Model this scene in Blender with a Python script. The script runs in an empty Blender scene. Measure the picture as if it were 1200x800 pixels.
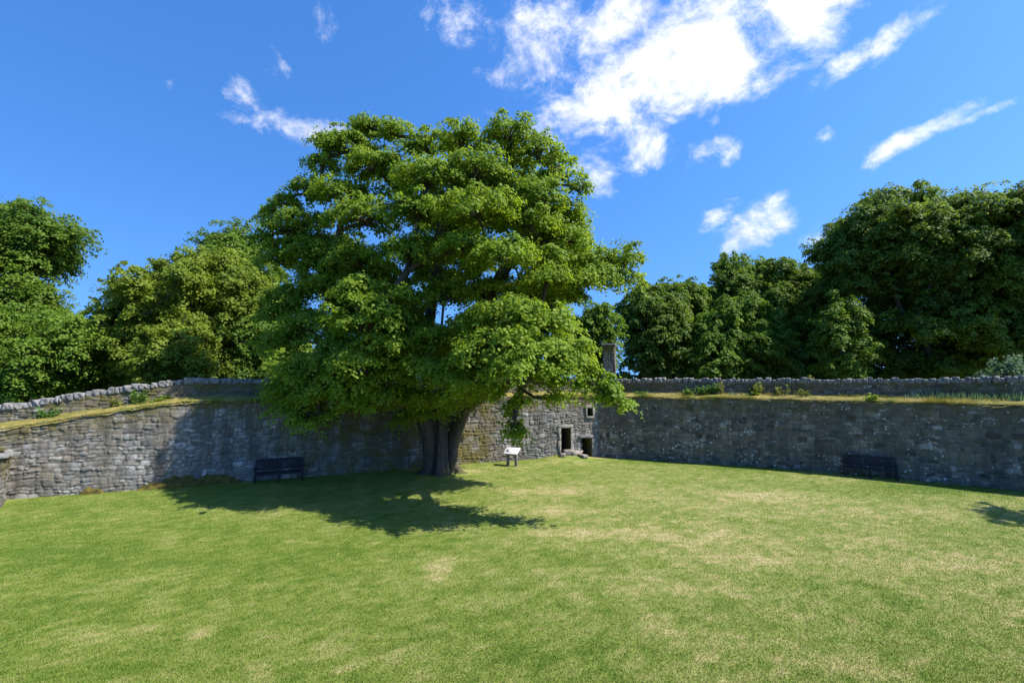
import bpy, math, random
import numpy as np
from mathutils import Vector

RNG = np.random.default_rng(7)
random.seed(7)
sc = bpy.context.scene
COL = sc.collection
H = 4.6                      # eye height of the photographer, metres
F = 533.0                    # focal length in photo pixels (16 mm lens)
PITCH = math.atan(45 / F)

# ------------------------------------------------------------------ helpers
def ray(px, py):
    u = (px - 600) / F; v = (400 - py) / F
    return (u, math.cos(PITCH) - v * math.sin(PITCH), math.sin(PITCH) + v * math.cos(PITCH))
def at(px, py, Y):
    d = ray(px, py); t = Y / d[1]
    return (d[0] * t, Y, H + d[2] * t)

def _h(ix, iy, seed):
    n = (ix.astype(np.int64) * 374761393 + iy.astype(np.int64) * 668265263 + seed * 1442695041) & 0xffffffff
    n = ((n ^ (n >> 13)) * 1274126177) & 0xffffffff
    n = n ^ (n >> 16)
    return (n & 0xffffff) / float(0xffffff)
def vn(x, y, seed=0):
    x = np.asarray(x, float); y = np.asarray(y, float)
    ix = np.floor(x); iy = np.floor(y); fx = x - ix; fy = y - iy
    fx = fx * fx * (3 - 2 * fx); fy = fy * fy * (3 - 2 * fy)
    a = _h(ix, iy, seed); b = _h(ix + 1, iy, seed); c = _h(ix, iy + 1, seed); d = _h(ix + 1, iy + 1, seed)
    return (a * (1 - fx) + b * fx) * (1 - fy) + (c * (1 - fx) + d * fx) * fy
def fbm(x, y, seed=0, octv=4):
    s = 0; a = .5; t = 0
    for o in range(octv):
        s = s + a * vn(np.asarray(x) * 2 ** o, np.asarray(y) * 2 ** o, seed + o * 17); t += a; a *= .55
    return s / t
def sstep(a, b, x):
    t = np.clip((x - a) / (b - a), 0, 1); return t * t * (3 - 2 * t)

def npmesh(name, V, faces, mat=None, parent=None, smooth=False, attrs=None, origin=(0, 0, 0)):
    V = np.asarray(V, float) - np.asarray(origin, float)
    if not isinstance(faces, list): faces = [faces]
    faces = [np.asarray(f, np.int32) for f in faces if len(f)]
    me = bpy.data.meshes.new(name)
    me.vertices.add(len(V)); me.vertices.foreach_set('co', V.astype(np.float32).ravel())
    idx = np.concatenate([f.ravel() for f in faces])
    sizes = np.concatenate([np.full(len(f), f.shape[1], np.int32) for f in faces])
    starts = np.concatenate([[0], np.cumsum(sizes)[:-1]]).astype(np.int32)
    me.loops.add(len(idx)); me.loops.foreach_set('vertex_index', idx)
    me.polygons.add(len(sizes)); me.polygons.foreach_set('loop_start', starts)
    if smooth: me.polygons.foreach_set('use_smooth', np.ones(len(sizes), bool))
    me.update(calc_edges=True)
    for k, a in (attrs or {}).items():
        at_ = me.attributes.new(k, 'FLOAT', 'POINT'); at_.data.foreach_set('value', np.asarray(a, np.float32))
    if mat: me.materials.append(mat)
    o = bpy.data.objects.new(name, me); COL.objects.link(o)
    if parent: o.parent = parent
    return o
def tag(o, label=None, cat=None, group=None, kind=None):
    if label: o['label'] = label
    if cat: o['category'] = cat
    if group: o['group'] = group
    if kind: o['kind'] = kind
    return o
def empty(name, loc, label, cat, group=None):
    o = bpy.data.objects.new(name, None); COL.objects.link(o); o.location = loc
    o.empty_display_size = .3
    return tag(o, label, cat, group)

class MB:
    """collects verts and faces"""
    def __init__(s): s.V = []; s.F = {}; s.n = 0
    def add(s, V, Fs):
        V = np.asarray(V, float); s.V.append(V)
        for f in Fs: s.F.setdefault(len(f), []).append([i + s.n for i in f])
        s.n += len(V)
    def box(s, c, e, rz=0, jit=0, tilt=None):
        """centre, full extents, rotation about z"""
        P = np.array([[x, y, z] for z in (-.5, .5) for y in (-.5, .5) for x in (-.5, .5)]) * np.array(e)
        if jit: P += RNG.uniform(-jit, jit, P.shape)
        if tilt is not None: P = P @ tilt.T
        cz, sz = math.cos(rz), math.sin(rz)
        P = P @ np.array([[cz, sz, 0], [-sz, cz, 0], [0, 0, 1]]) + np.array(c)
        s.add(P, [(0, 2, 3, 1), (4, 5, 7, 6), (0, 1, 5, 4), (2, 6, 7, 3), (0, 4, 6, 2), (1, 3, 7, 5)])
    def build(s, name, mat, parent=None, smooth=False, origin=(0, 0, 0), bevel=0):
        o = npmesh(name, np.concatenate(s.V), [np.array(f) for f in s.F.values()], mat, parent, smooth, None, origin)
        if bevel:
            b = o.modifiers.new('bevel', 'BEVEL'); b.width = bevel; b.segments = 2
        return o

# ------------------------------------------------------------------ materials
def mat_new(name):
    m = bpy.data.materials.new(name); m.use_nodes = True
    nt = m.node_tree; nt.nodes.clear()
    return m, nt, nt.nodes, nt.links
def node(N, t, **kw):
    n = N.new(t)
    for k, v in kw.items():
        if k in n.inputs: n.inputs[k].default_value = v
        else: setattr(n, k, v)
    return n
def ramp(N, stops, interp='LINEAR'):
    r = N.new('ShaderNodeValToRGB'); r.color_ramp.interpolation = interp
    e = r.color_ramp.elements
    while len(e) < len(stops): e.new(.5)
    for i, (p, c) in enumerate(stops):
        e[i].position = p; e[i].color = (c[0], c[1], c[2], 1) if not isinstance(c, float) else (c, c, c, 1)
    return r
def mixc(N, L, fac, a, b, mode='MIX'):
    m = N.new('ShaderNodeMix'); m.data_type = 'RGBA'; m.blend_type = mode
    for sock, v in ((m.inputs[0], fac), (m.inputs[6], a), (m.inputs[7], b)):
        if hasattr(v, 'links') or hasattr(v, 'is_linked'): L.new(v, sock)
        elif isinstance(v, (int, float)): sock.default_value = v
        else: sock.default_value = (v[0], v[1], v[2], 1)
    return m.outputs[2]
def mathn(N, L, op, a, b=None, c=None, clamp=False):
    m = N.new('ShaderNodeMath'); m.operation = op; m.use_clamp = clamp
    for i, v in enumerate((a, b, c)):
        if v is None: continue
        if isinstance(v, (int, float)): m.inputs[i].default_value = v
        else: L.new(v, m.inputs[i])
    return m.outputs[0]

def leaf_material(name, dark, light, trans, tfac=.38, rough=.6):
    m, nt, N, L = mat_new(name)
    a = node(N, 'ShaderNodeAttribute', attribute_name='tint')
    c = mixc(N, L, a.outputs['Fac'], dark, light)
    t = mixc(N, L, a.outputs['Fac'], [v * .8 for v in trans], trans)
    p = node(N, 'ShaderNodeBsdfPrincipled'); p.inputs['Roughness'].default_value = rough
    p.inputs['Specular IOR Level'].default_value = .22
    L.new(c, p.inputs['Base Color'])
    tr = node(N, 'ShaderNodeBsdfTranslucent'); L.new(t, tr.inputs['Color'])
    mx = node(N, 'ShaderNodeMixShader'); mx.inputs[0].default_value = tfac
    L.new(p.outputs[0], mx.inputs[1]); L.new(tr.outputs[0], mx.inputs[2])
    o = node(N, 'ShaderNodeOutputMaterial'); L.new(mx.outputs[0], o.inputs[0])
    return m

def bark_material(name, c1, c2, moss):
    m, nt, N, L = mat_new(name)
    tc = node(N, 'ShaderNodeTexCoord')
    mp = node(N, 'ShaderNodeMapping'); mp.inputs['Scale'].default_value = (5, 5, .9)
    L.new(tc.outputs['Object'], mp.inputs[0])
    n = node(N, 'ShaderNodeTexNoise', Scale=3.0, Detail=8.0, Roughness=.65); L.new(mp.outputs[0], n.inputs['Vector'])
    r = ramp(N, [(.3, c1), (.7, c2)]); L.new(n.outputs[0], r.inputs[0])
    n2 = node(N, 'ShaderNodeTexNoise', Scale=1.3, Detail=4.0); L.new(tc.outputs['Object'], n2.inputs['Vector'])
    r2 = ramp(N, [(.52, 0.0), (.66, .8)]); L.new(n2.outputs[0], r2.inputs[0])
    col = mixc(N, L, r2.outputs[0], r.outputs[0], moss)
    p = node(N, 'ShaderNodeBsdfPrincipled'); p.inputs['Roughness'].default_value = .9
    L.new(col, p.inputs['Base Color'])
    b = node(N, 'ShaderNodeBump', Strength=.8, Distance=.05); L.new(n.outputs[0], b.inputs['Height']); L.new(b.outputs[0], p.inputs['Normal'])
    o = node(N, 'ShaderNodeOutputMaterial'); L.new(p.outputs[0], o.inputs[0])
    return m

def stone_material(name, ramp_stops, lichen=.5, moss_top=None, brown=.3, joint=(.115, .105, .088), streak=.5):
    """rubble masonry: colour of every stone from its own random value, mortar, lichen spots, rain streaks"""
    m, nt, N, L = mat_new(name)
    tc = node(N, 'ShaderNodeTexCoord'); pos = tc.outputs['Object']
    st = node(N, 'ShaderNodeAttribute', attribute_name='stone'); ed = node(N, 'ShaderNodeAttribute', attribute_name='edge')
    hz = node(N, 'ShaderNodeAttribute', attribute_name='moss_shade')
    r = ramp(N, ramp_stops); L.new(st.outputs['Fac'], r.inputs[0])
    col = r.outputs[0]
    # mottling inside the stones
    n1 = node(N, 'ShaderNodeTexNoise', Scale=7.0, Detail=6.0, Roughness=.7); L.new(pos, n1.inputs['Vector'])
    r1 = ramp(N, [(.25, .42), (.75, 1.5)]); r1.color_ramp.elements[1].color = (1.45, 1.45, 1.45, 1)
    L.new(n1.outputs[0], r1.inputs[0])
    col = mixc(N, L, 1.0, col, r1.outputs[0], 'MULTIPLY')
    # brown iron stains
    n2 = node(N, 'ShaderNodeTexNoise', Scale=.9, Detail=5.0); L.new(pos, n2.inputs['Vector'])
    r2 = ramp(N, [(.46, 0.0), (.68, brown)]); L.new(n2.outputs[0], r2.inputs[0])
    col = mixc(N, L, r2.outputs[0], col, (.20, .155, .095))
    # rain streaks
    mp = node(N, 'ShaderNodeMapping'); mp.inputs['Scale'].default_value = (1.3, 1.3, .16); L.new(pos, mp.inputs[0])
    n3 = node(N, 'ShaderNodeTexNoise', Scale=1.6, Detail=5.0, Roughness=.6); L.new(mp.outputs[0], n3.inputs['Vector'])
    r3 = ramp(N, [(.42, 0.0), (.62, streak)]); L.new(n3.outputs[0], r3.inputs[0])
    col = mixc(N, L, r3.outputs[0], col, (.062, .058, .050))
    # mortar joints
    col = mixc(N, L, ed.outputs['Fac'], joint, col)
    # moss / algae below the wall head, plus tree shade painted in the same tone
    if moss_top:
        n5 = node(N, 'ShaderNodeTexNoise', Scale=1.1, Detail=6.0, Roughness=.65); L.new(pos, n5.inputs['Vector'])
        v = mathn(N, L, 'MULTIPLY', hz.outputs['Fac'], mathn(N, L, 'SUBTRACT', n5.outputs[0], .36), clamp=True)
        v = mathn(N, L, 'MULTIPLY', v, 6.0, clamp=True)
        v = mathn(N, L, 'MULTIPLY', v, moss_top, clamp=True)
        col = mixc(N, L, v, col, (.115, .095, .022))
    # pale lichen discs, clustered
    vo = node(N, 'ShaderNodeTexVoronoi', Scale=6.5); L.new(pos, vo.inputs['Vector'])
    n4 = node(N, 'ShaderNodeTexNoise', Scale=.7, Detail=3.0); L.new(pos, n4.inputs['Vector'])
    n6 = node(N, 'ShaderNodeTexNoise', Scale=22.0, Detail=3.0); L.new(pos, n6.inputs['Vector'])
    thr = mathn(N, L, 'MULTIPLY_ADD', n4.outputs[0], .75, -.24)
    thr = mathn(N, L, 'MULTIPLY', thr, lichen)
    sep = node(N, 'ShaderNodeSeparateColor'); L.new(vo.outputs['Color'], sep.inputs[0])
    thr = mathn(N, L, 'MULTIPLY', thr, sep.outputs[0])
    dd = mathn(N, L, 'MULTIPLY_ADD', n6.outputs[0], .25, vo.outputs['Distance'])
    dd = mathn(N, L, 'SUBTRACT', dd, .14)
    li = mathn(N, L, 'SUBTRACT', thr, dd)
    li = mathn(N, L, 'MULTIPLY', li, 14.0, clamp=True)
    col = mixc(N, L, mathn(N, L, 'MULTIPLY', li, .85), col, (.50, .50, .46))
    p = node(N, 'ShaderNodeBsdfPrincipled'); p.inputs['Roughness'].default_value = .92; p.inputs['Specular IOR Level'].default_value = .2
    L.new(col, p.inputs['Base Color'])
    nb = node(N, 'ShaderNodeTexNoise', Scale=26.0, Detail=5.0, Roughness=.7); L.new(pos, nb.inputs['Vector'])
    b = node(N, 'ShaderNodeBump', Strength=.7, Distance=.02); L.new(nb.outputs[0], b.inputs['Height']); L.new(b.outputs[0], p.inputs['Normal'])
    o = node(N, 'ShaderNodeOutputMaterial'); L.new(p.outputs[0], o.inputs[0])
    return m

def plain_material(name, c1, c2, scale=6.0, rough=.85, bump=.3, stretch=(1, 1, 1)):
    m, nt, N, L = mat_new(name)
    tc = node(N, 'ShaderNodeTexCoord')
    mp = node(N, 'ShaderNodeMapping'); mp.inputs['Scale'].default_value = stretch; L.new(tc.outputs['Object'], mp.inputs[0])
    n = node(N, 'ShaderNodeTexNoise', Scale=scale, Detail=7.0, Roughness=.65); L.new(mp.outputs[0], n.inputs['Vector'])
    r = ramp(N, [(.3, c1), (.7, c2)]); L.new(n.outputs[0], r.inputs[0])
    p = node(N, 'ShaderNodeBsdfPrincipled'); p.inputs['Roughness'].default_value = rough; p.inputs['Specular IOR Level'].default_value = .3
    L.new(r.outputs[0], p.inputs['Base Color'])
    b = node(N, 'ShaderNodeBump', Strength=bump, Distance=.03); L.new(n.outputs[0], b.inputs['Height']); L.new(b.outputs[0], p.inputs['Normal'])
    o = node(N, 'ShaderNodeOutputMaterial'); L.new(p.outputs[0], o.inputs[0])
    return m

def grass_material(name, blades=False, stops=None):
    m, nt, N, L = mat_new(name)
    a = node(N, 'ShaderNodeAttribute', attribute_name='dry')
    geo = node(N, 'ShaderNodeNewGeometry')
    n = node(N, 'ShaderNodeTexNoise', Scale=3.2, Detail=6.0, Roughness=.7); L.new(geo.outputs['Position'], n.inputs['Vector'])
    n2 = node(N, 'ShaderNodeTexNoise', Scale=22.0, Detail=3.0, Roughness=.7); L.new(geo.outputs['Position'], n2.inputs['Vector'])
    if blades:
        v = a.outputs['Fac']
    else:
        v = mathn(N, L, 'ADD', a.outputs['Fac'], mathn(N, L, 'MULTIPLY_ADD', n.outputs[0], .9, -.45))
        v = mathn(N, L, 'ADD', v, mathn(N, L, 'MULTIPLY_ADD', n2.outputs[0], .7, -.35), clamp=True)
    if stops: r = ramp(N, stops)
    elif blades:
        r = ramp(N, [(0, (.092, .172, .014)), (.3, (.190, .268, .034)), (.55, (.285, .312, .070)), (.78, (.385, .355, .125)), (1, (.49, .435, .21))])
    else:
        r = ramp(N, [(0, (.085, .135, .016)), (.35, (.15, .19, .034)), (.6, (.22, .23, .068)), (.8, (.31, .275, .11)), (1, (.38, .315, .17))])
    L.new(v, r.inputs[0])
    p = node(N, 'ShaderNodeBsdfPrincipled'); p.inputs['Roughness'].default_value = .7; p.inputs['Specular IOR Level'].default_value = .2
    L.new(r.outputs[0], p.inputs['Base Color'])
    o = node(N, 'ShaderNodeOutputMaterial')
    if blades:
        tr = node(N, 'ShaderNodeBsdfTranslucent'); L.new(r.outputs[0], tr.inputs[0])
        mx = node(N, 'ShaderNodeMixShader'); mx.inputs[0].default_value = .35
        L.new(p.outputs[0], mx.inputs[1]); L.new(tr.outputs[0], mx.inputs[2]); L.new(mx.outputs[0], o.inputs[0])
    else:
        b = node(N, 'ShaderNodeBump', Strength=.5, Distance=.04); L.new(n2.outputs[0], b.inputs['Height']); L.new(b.outputs[0], p.inputs['Normal'])
        L.new(p.outputs[0], o.inputs[0])
    return m

GREY = [(0, (.110, .104, .097)), (.25, (.195, .186, .174)), (.5, (.265, .253, .236)), (.70, (.225, .195, .16)), (.84, (.32, .307, .285)), (1, (.43, .41, .38))]
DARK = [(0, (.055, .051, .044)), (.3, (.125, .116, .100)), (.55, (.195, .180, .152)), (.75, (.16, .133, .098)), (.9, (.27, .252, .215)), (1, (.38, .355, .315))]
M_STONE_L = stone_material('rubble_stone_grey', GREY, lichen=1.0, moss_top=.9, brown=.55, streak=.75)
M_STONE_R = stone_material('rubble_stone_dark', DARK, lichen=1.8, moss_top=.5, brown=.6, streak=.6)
M_COPE = plain_material('coping_stone', (.085, .082, .077), (.30, .29, .275), 5.0, .9, .6)
M_DRESS = plain_material('dressed_sandstone', (.22, .195, .155), (.38, .345, .285), 4.0, .9, .4)
M_REVEAL = plain_material('mossy_reveal_stone', (.06, .058, .03), (.17, .16, .06), 3.0, .95, .5)
M_DARKROOM = plain_material('unlit_inner_stone', (.02, .02, .019), (.05, .048, .045), 3.0, .95, .5)  # near-black: darkness inside the openings is put into the colour
M_EARTH = plain_material('trodden_earth', (.24, .19, .13), (.42, .35, .25), 5.0, .95, .5)
M_ROCK = plain_material('boulder_stone', (.09, .08, .07), (.33, .29, .25), 4.0, .9, .7)
M_MOSS = plain_material('moss', (.035, .032, .010), (.15, .115, .018), 5.0, .95, 1.0)
M_BENCH = plain_material('stained_bench_timber', (.010, .010, .013), (.028, .027, .033), 6.0, .6, .3, (1, 1, 8))
M_POST = plain_material('weathered_post_timber', (.11, .095, .085), (.22, .19, .17), 6.0, .85, .5, (4, 4, .5))
M_PANEL = plain_material('white_panel', (.52, .515, .50), (.66, .655, .64), 3.0, .35, .02)
M_PRINT = plain_material('faded_print', (.55, .56, .60), (.74, .74, .73), 9.0, .4, .0)
M_BARK = bark_material('sycamore_bark', (.018, .015, .011), (.105, .087, .064), (.085, .075, .018))
M_BARK2 = bark_material('woodland_bark', (.022, .019, .015), (.075, .066, .052), (.06, .07, .03))
M_LEAF = leaf_material('sycamore_leaf', (.095, .175, .012), (.240, .325, .028), (.37, .52, .028), .44)
M_LEAF_MID = leaf_material('woodland_leaf', (.068, .138, .014), (.165, .245, .026), (.23, .36, .026), .40)
M_LEAF_DARK = leaf_material('dark_woodland_leaf', (.068, .132, .020), (.165, .235, .030), (.25, .37, .028), .42)
M_LEAF_YEL = leaf_material('yellowish_leaf', (.105, .170, .016), (.245, .310, .036), (.33, .43, .032), .44)
M_LEAF_LIME = leaf_material('lime_green_leaf', (.075, .150, .014), (.165, .255, .026), (.21, .35, .022), .40)
M_WEED = leaf_material('weed_leaf', (.05, .13, .02), (.13, .22, .04), (.15, .28, .03), .4)
M_IRIS = leaf_material('bluish_strap_leaf', (.08, .15, .075), (.17, .25, .14), (.14, .24, .08), .35)
M_YWEED = leaf_material('yellow_weed_leaf', (.15, .18, .03), (.30, .30, .06), (.25, .28, .04), .4)
M_LAWN = grass_material('lawn_turf'); M_BLADE = grass_material('grass_blade', True)
M_TURF = plain_material('dry_mossy_turf', (.075, .10, .016), (.30, .22, .06), 2.6, .95, .6)
M_STRAW = grass_material('dry_golden_grass', True, [(0, (.12, .19, .02)), (.35, (.26, .26, .04)), (.6, (.42, .35, .08)), (1, (.55, .46, .20))])
M_GROUND = plain_material('woodland_floor', (.03, .04, .015), (.08, .085, .03), 2.0, .95, .4)

# ------------------------------------------------------------------ camera, light, sky
cam = bpy.data.cameras.new('camera'); co = bpy.data.objects.new('camera', cam); COL.objects.link(co)
cam.sensor_width = 36; cam.lens = 36 * F / 1200; cam.clip_end = 5000; cam.clip_start = .1
co.location = (0, 0, H); co.rotation_euler = (math.pi / 2 + PITCH, 0, 0)
sc.camera = co

EL = math.radians(51.5); AZ = math.radians(104)      # azimuth clockwise from +Y (away from the viewer)
S = Vector((math.sin(AZ) * math.cos(EL), math.cos(AZ) * math.cos(EL), math.sin(EL)))
sun = bpy.data.lights.new('sun', 'SUN'); so = bpy.data.objects.new('sun', sun); COL.objects.link(so)
sun.energy = 4.6; sun.angle = math.radians(.53); sun.color = (1, .955, .88)
so.rotation_euler = (-S).to_track_quat('-Z', 'Y').to_euler(); so.location = (60, -9, 70)

def make_world():
    w = bpy.data.worlds.new('World'); sc.world = w; w.use_nodes = True
    nt = w.node_tree; N, L = nt.nodes, nt.links; N.clear()
    sky = node(N, 'ShaderNodeTexSky'); sky.sky_type = 'NISHITA'; sky.sun_disc = False
    sky.sun_elevation = EL; sky.sun_rotation = AZ; sky.air_density = 1.0; sky.dust_density = .3; sky.ozone_density = 2.5; sky.altitude = 100
    tcs = node(N, 'ShaderNodeTexCoord')
    va = N.new('ShaderNodeVectorMath'); va.operation = 'MULTIPLY_ADD'; L.new(tcs.outputs['Generated'], va.inputs[0]); va.inputs[1].default_value = (1, 1, .85); va.inputs[2].default_value = (0, 0, .27)
    vb = N.new('ShaderNodeVectorMath'); vb.operation = 'NORMALIZE'; L.new(va.outputs[0], vb.inputs[0]); L.new(vb.outputs[0], sky.inputs[0])
    hs = node(N, 'ShaderNodeHueSaturation', Hue=.507, Saturation=1.30, Value=1.05); L.new(sky.outputs[0], hs.inputs['Color'])
    tc = node(N, 'ShaderNodeTexCoord'); d = tc.outputs['Generated']
    no = N.new('ShaderNodeVectorMath'); no.operation = 'NORMALIZE'; L.new(d, no.inputs[0]); d = no.outputs[0]
    # fractal erosion, drawn out along the wind
    mp = node(N, 'ShaderNodeMapping'); mp.inputs['Rotation'].default_value = (0, math.radians(38), 0); mp.inputs['Scale'].default_value = (1.0, 1.0, 1.35)
    L.new(d, mp.inputs[0])
    n1 = node(N, 'ShaderNodeTexNoise', Scale=9.0, Detail=12.0, Roughness=.66, Distortion=.25); L.new(mp.outputs[0], n1.inputs['Vector'])
    n2 = node(N, 'ShaderNodeTexNoise', Scale=4.0, Detail=6.0, Roughness=.55); L.new(mp.outputs[0], n2.inputs['Vector'])
    # cloud bodies: (photo px, py, half length, half width, angle deg, strength) -> fixed directions in the sky
    B = [(820, 60, 175, 66, -18, 1.75), (730, 130, 84, 50, -48, 1.45), (915, 25, 110, 44, -22, 1.4), (640, 14, 46, 52, 60, 1.25),
         (700, 50, 95, 66, 0, 1.2), (755, 172, 46, 24, -10, 1.1), (668, 140, 48, 28, -30, 1.1), (830, 177, 22, 10, -20, .4), 
         (1035, 48, 76, 21, -28, 1.15), (1085, 152, 50, 15, -20, 1.05), (1040, 172, 28, 15, -40, 1.05), (1140, 138, 34, 8, -12, .8),
         (890, 268, 38, 26, -22, 1.25), (905, 246, 22, 18, -70, 1.1), (858, 285, 16, 14, -60, 1.0), (970, 272, 28, 14, -12, 1.1), (842, 252, 18, 10, -25, .7),
         (795, 312, 13, 9, 0, .6), (950, 240, 14, 8, 0, .5), (345, 152, 58, 17, -4, .95), (322, 70, 22, 18, -40, .65), (383, 28, 15, 22, 20, .62), (283, 108, 20, 11, -60, .55),
         (200, 102, 9, 9, 40, .55), (268, 165, 26, 10, 10, .55), (545, 30, 60, 30, 50, .9), (568, 45, 18, 24, 70, .7), (510, 10, 55, 14, 10, .6), (505, 122, 9, 20, -10, .5), (575, 138, 35, 8, -5, .6), 
         (598, 98, 10, 7, 0, .45), (965, 158, 8, 7, 0, .25), (888, 132, 10, 6, -20, .3), (683, 262, 12, 7, -20, .45), (1000, 265, 12, 14, 0, .5), (855, 180, 12, 10, -60, .4)]
    m = None
    for (px, py, a, b, ang, st) in B:
        c = Vector(ray(px, py)).normalized()
        e1 = Vector(ray(px + 1, py)).normalized(); e2 = Vector(ray(px, py - 1)).normalized()
        k = ((e1 - c).length)
        ex = (e1 - c).normalized(); ey = (e2 - c).normalized()
        ca, sa = math.cos(math.radians(-ang)), math.sin(math.radians(-ang))
        t1 = (ex * ca + ey * sa) / (a * k * 1.45); t2 = (-ex * sa + ey * ca) / (b * k * 1.45)
        v1 = N.new('ShaderNodeVectorMath'); v1.operation = 'DOT_PRODUCT'; L.new(d, v1.inputs[0]); v1.inputs[1].default_value = t1
        v2 = N.new('ShaderNodeVectorMath'); v2.operation = 'DOT_PRODUCT'; L.new(d, v2.inputs[0]); v2.inputs[1].default_value = t2
        x = mathn(N, L, 'SUBTRACT', v1.outputs['Value'], c.dot(t1)); y = mathn(N, L, 'SUBTRACT', v2.outputs['Value'], c.dot(t2))
        q = mathn(N, L, 'MULTIPLY_ADD', x, x, mathn(N, L, 'MULTIPLY', y, y))
        q = mathn(N, L, 'MULTIPLY_ADD', q, -st, st)           # st at the centre, 0 at the rim
        m = q if m is None else mathn(N, L, 'SMOOTH_MAX', m, q, .25)
    dens = mathn(N, L, 'ADD', mathn(N, L, 'MAXIMUM', m, -.9), mathn(N, L, 'MULTIPLY_ADD', n1.outputs[0], 5.2, -2.95))
    mr = node(N, 'ShaderNodeMapRange'); mr.interpolation_type = 'SMOOTHSTEP'
    mr.inputs['From Min'].default_value = .0; mr.inputs['From Max'].default_value = 1.55
    L.new(dens, mr.inputs['Value'])
    cr = ramp(N, [(.35, (5.2, 5.6, 6.9)), (.62, (8.5, 8.5, 8.7))])
    shade = mathn(N, L, 'MULTIPLY_ADD', dens, .18, n2.outputs[0]); L.new(shade, cr.inputs[0])
    for e, c in zip(cr.color_ramp.elements, ((3.1, 3.3, 3.85, 1), (4.35, 4.37, 4.45, 1))): e.color = c
    fac = mathn(N, L, 'MULTIPLY', mr.outputs[0], .96)
    col = mixc(N, L, fac, hs.outputs[0], cr.outputs[0])
    bg = node(N, 'ShaderNodeBackground', Strength=.15); L.new(col, bg.inputs[0])
    o = node(N, 'ShaderNodeOutputWorld'); L.new(bg.outputs[0], o.inputs[0])
make_world()
vs = sc.view_settings
vs.view_transform = 'Standard'; vs.look = 'None'; vs.gamma = 1; vs.exposure = .95; vs.use_curve_mapping = False
cy = sc.cycles
cy.max_bounces = 7; cy.diffuse_bounces = 4; cy.transmission_bounces = 4; cy.glossy_bounces = 2; cy.transparent_max_bounces = 4
cy.use_denoising = True

# ------------------------------------------------------------------ walls
LEFT = np.array([(-38, 9.6), (-32, 12.3), (-26, 15.0), (-19.64, 17.85), (-14.7, 20.0), (-9.96, 22.15), (-6, 23.95), (-2.14, 25.75), (1.5, 26.85), (5.28, 27.75)])
RIGHT = np.array([(5.28, 27.75), (9.6, 26.15), (13.5, 24.4), (17.2, 22.3), (21.2, 19.35), (25.5, 15.6), (30, 11.0)])
def resample(P, step, soft=1.6):
    seg = np.hypot(*np.diff(P, axis=0).T); cs = np.concatenate([[0], np.cumsum(seg)]); n = int(round(cs[-1] / step))
    s = np.linspace(0, cs[-1], n + 1)
    Q = np.stack([np.interp(s, cs, P[:, 0]), np.interp(s, cs, P[:, 1])], 1)
    k = int(soft / step)
    pad = np.concatenate([2 * Q[0] - Q[k:0:-1], Q, 2 * Q[-1] - Q[-2:-k - 2:-1]])
    ker = np.hanning(2 * k + 3)[1:-1]; ker /= ker.sum()
    Q = np.stack([np.convolve(pad[:, i], ker, 'valid') for i in (0, 1)], 1)
    T = np.gradient(Q, axis=0); T /= np.linalg.norm(T, axis=1)[:, None]
    return s, Q, T, np.stack([T[:, 1], -T[:, 0]], 1)

def stone_field(S_, Z_, seed, rows=(.11, .30), wid=(.12, .46)):
    """irregular coursed rubble: random value, joint mask and relief for points (s, z) on a wall face"""
    rg = np.random.default_rng(seed)
    s = S_ + .085 * (fbm(S_ * 2.6, Z_ * 2.6, seed, 3) - .5) * 2
    z = Z_ + .20 * (fbm(S_ * .35, Z_ * .5, seed + 5, 3) - .5) * 2 + .065 * (fbm(S_ * 1.9, Z_ * 1.3, seed + 9, 2) - .5) * 2 + .05 * (fbm(S_ * 5, Z_ * 5, seed + 10, 2) - .5) * 2
    smax = S_.max() + 2; zb = [-1.0]
    while zb[-1] < Z_.max() + 1: zb.append(zb[-1] + rg.uniform(*rows))
    zb = np.array(zb); ri = np.clip(np.searchsorted(zb, z) - 1, 0, len(zb) - 2)
    val = np.zeros_like(s); dist = np.zeros_like(s); dome = np.zeros_like(s); big = np.zeros_like(s)
    for r in range(len(zb) - 1):
        mk = ri == r
        h = zb[r + 1] - zb[r]
        xb = [-1.5]
        while xb[-1] < smax: xb.append(xb[-1] + rg.uniform(*wid) * (0.65 + h * 1.6))
        xb = np.array(xb)
        nst = len(xb)
        v = rg.random(nst); cut = np.where((rg.random(nst) < .5) & (h > .2), rg.uniform(.35, .65, nst), 2.0); v2 = rg.random(nst)
        pro = rg.random(nst)
        if not mk.any(): continue
        ss = s[mk]; zz = z[mk]
        ci = np.clip(np.searchsorted(xb, ss) - 1, 0, nst - 2)
        fz = (zz - zb[r]); cz = cut[ci] * h
        up = fz > cz
        lo = np.where(up, cz, 0); hi = np.where(up, h, np.minimum(cz, h))
        dx = np.minimum(ss - xb[ci], xb[ci + 1] - ss); dz = np.minimum(fz - lo, hi - fz)
        d = -np.log(np.exp(-dx * 34) + np.exp(-dz * 34)) / 34
        val[mk] = np.where(up, v2[ci], v[ci]); dist[mk] = d
        dome[mk] = np.where(up, pro[ci - 1], pro[ci])
    edge = sstep(-.006, .022, dist) * .9 + .1
    relief = sstep(-.005, .032, dist) * (.012 + .036 * dome ** 1.5) + np.clip(dist, 0, .12) * .05
    relief += .030 * (fbm(S_ * 7, Z_ * 7, seed + 3, 3) - .5) + .07 * (fbm(S_ * .8, Z_ * .8, seed + 21, 2) - .5)
    return val, edge, relief

def px_to_s(px, Q, s):
    u = (px - 600) / F
    # plan rays from the camera: X/Y (at eye height) = u/cos(pitch)
    g = Q[:, 0] - u / math.cos(PITCH) * Q[:, 1]
    i = np.where(np.diff(np.sign(g)) != 0)[0][0]
    return float(s[i] + (s[i + 1] - s[i]) * g[i] / (g[i] - g[i + 1]))

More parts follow.
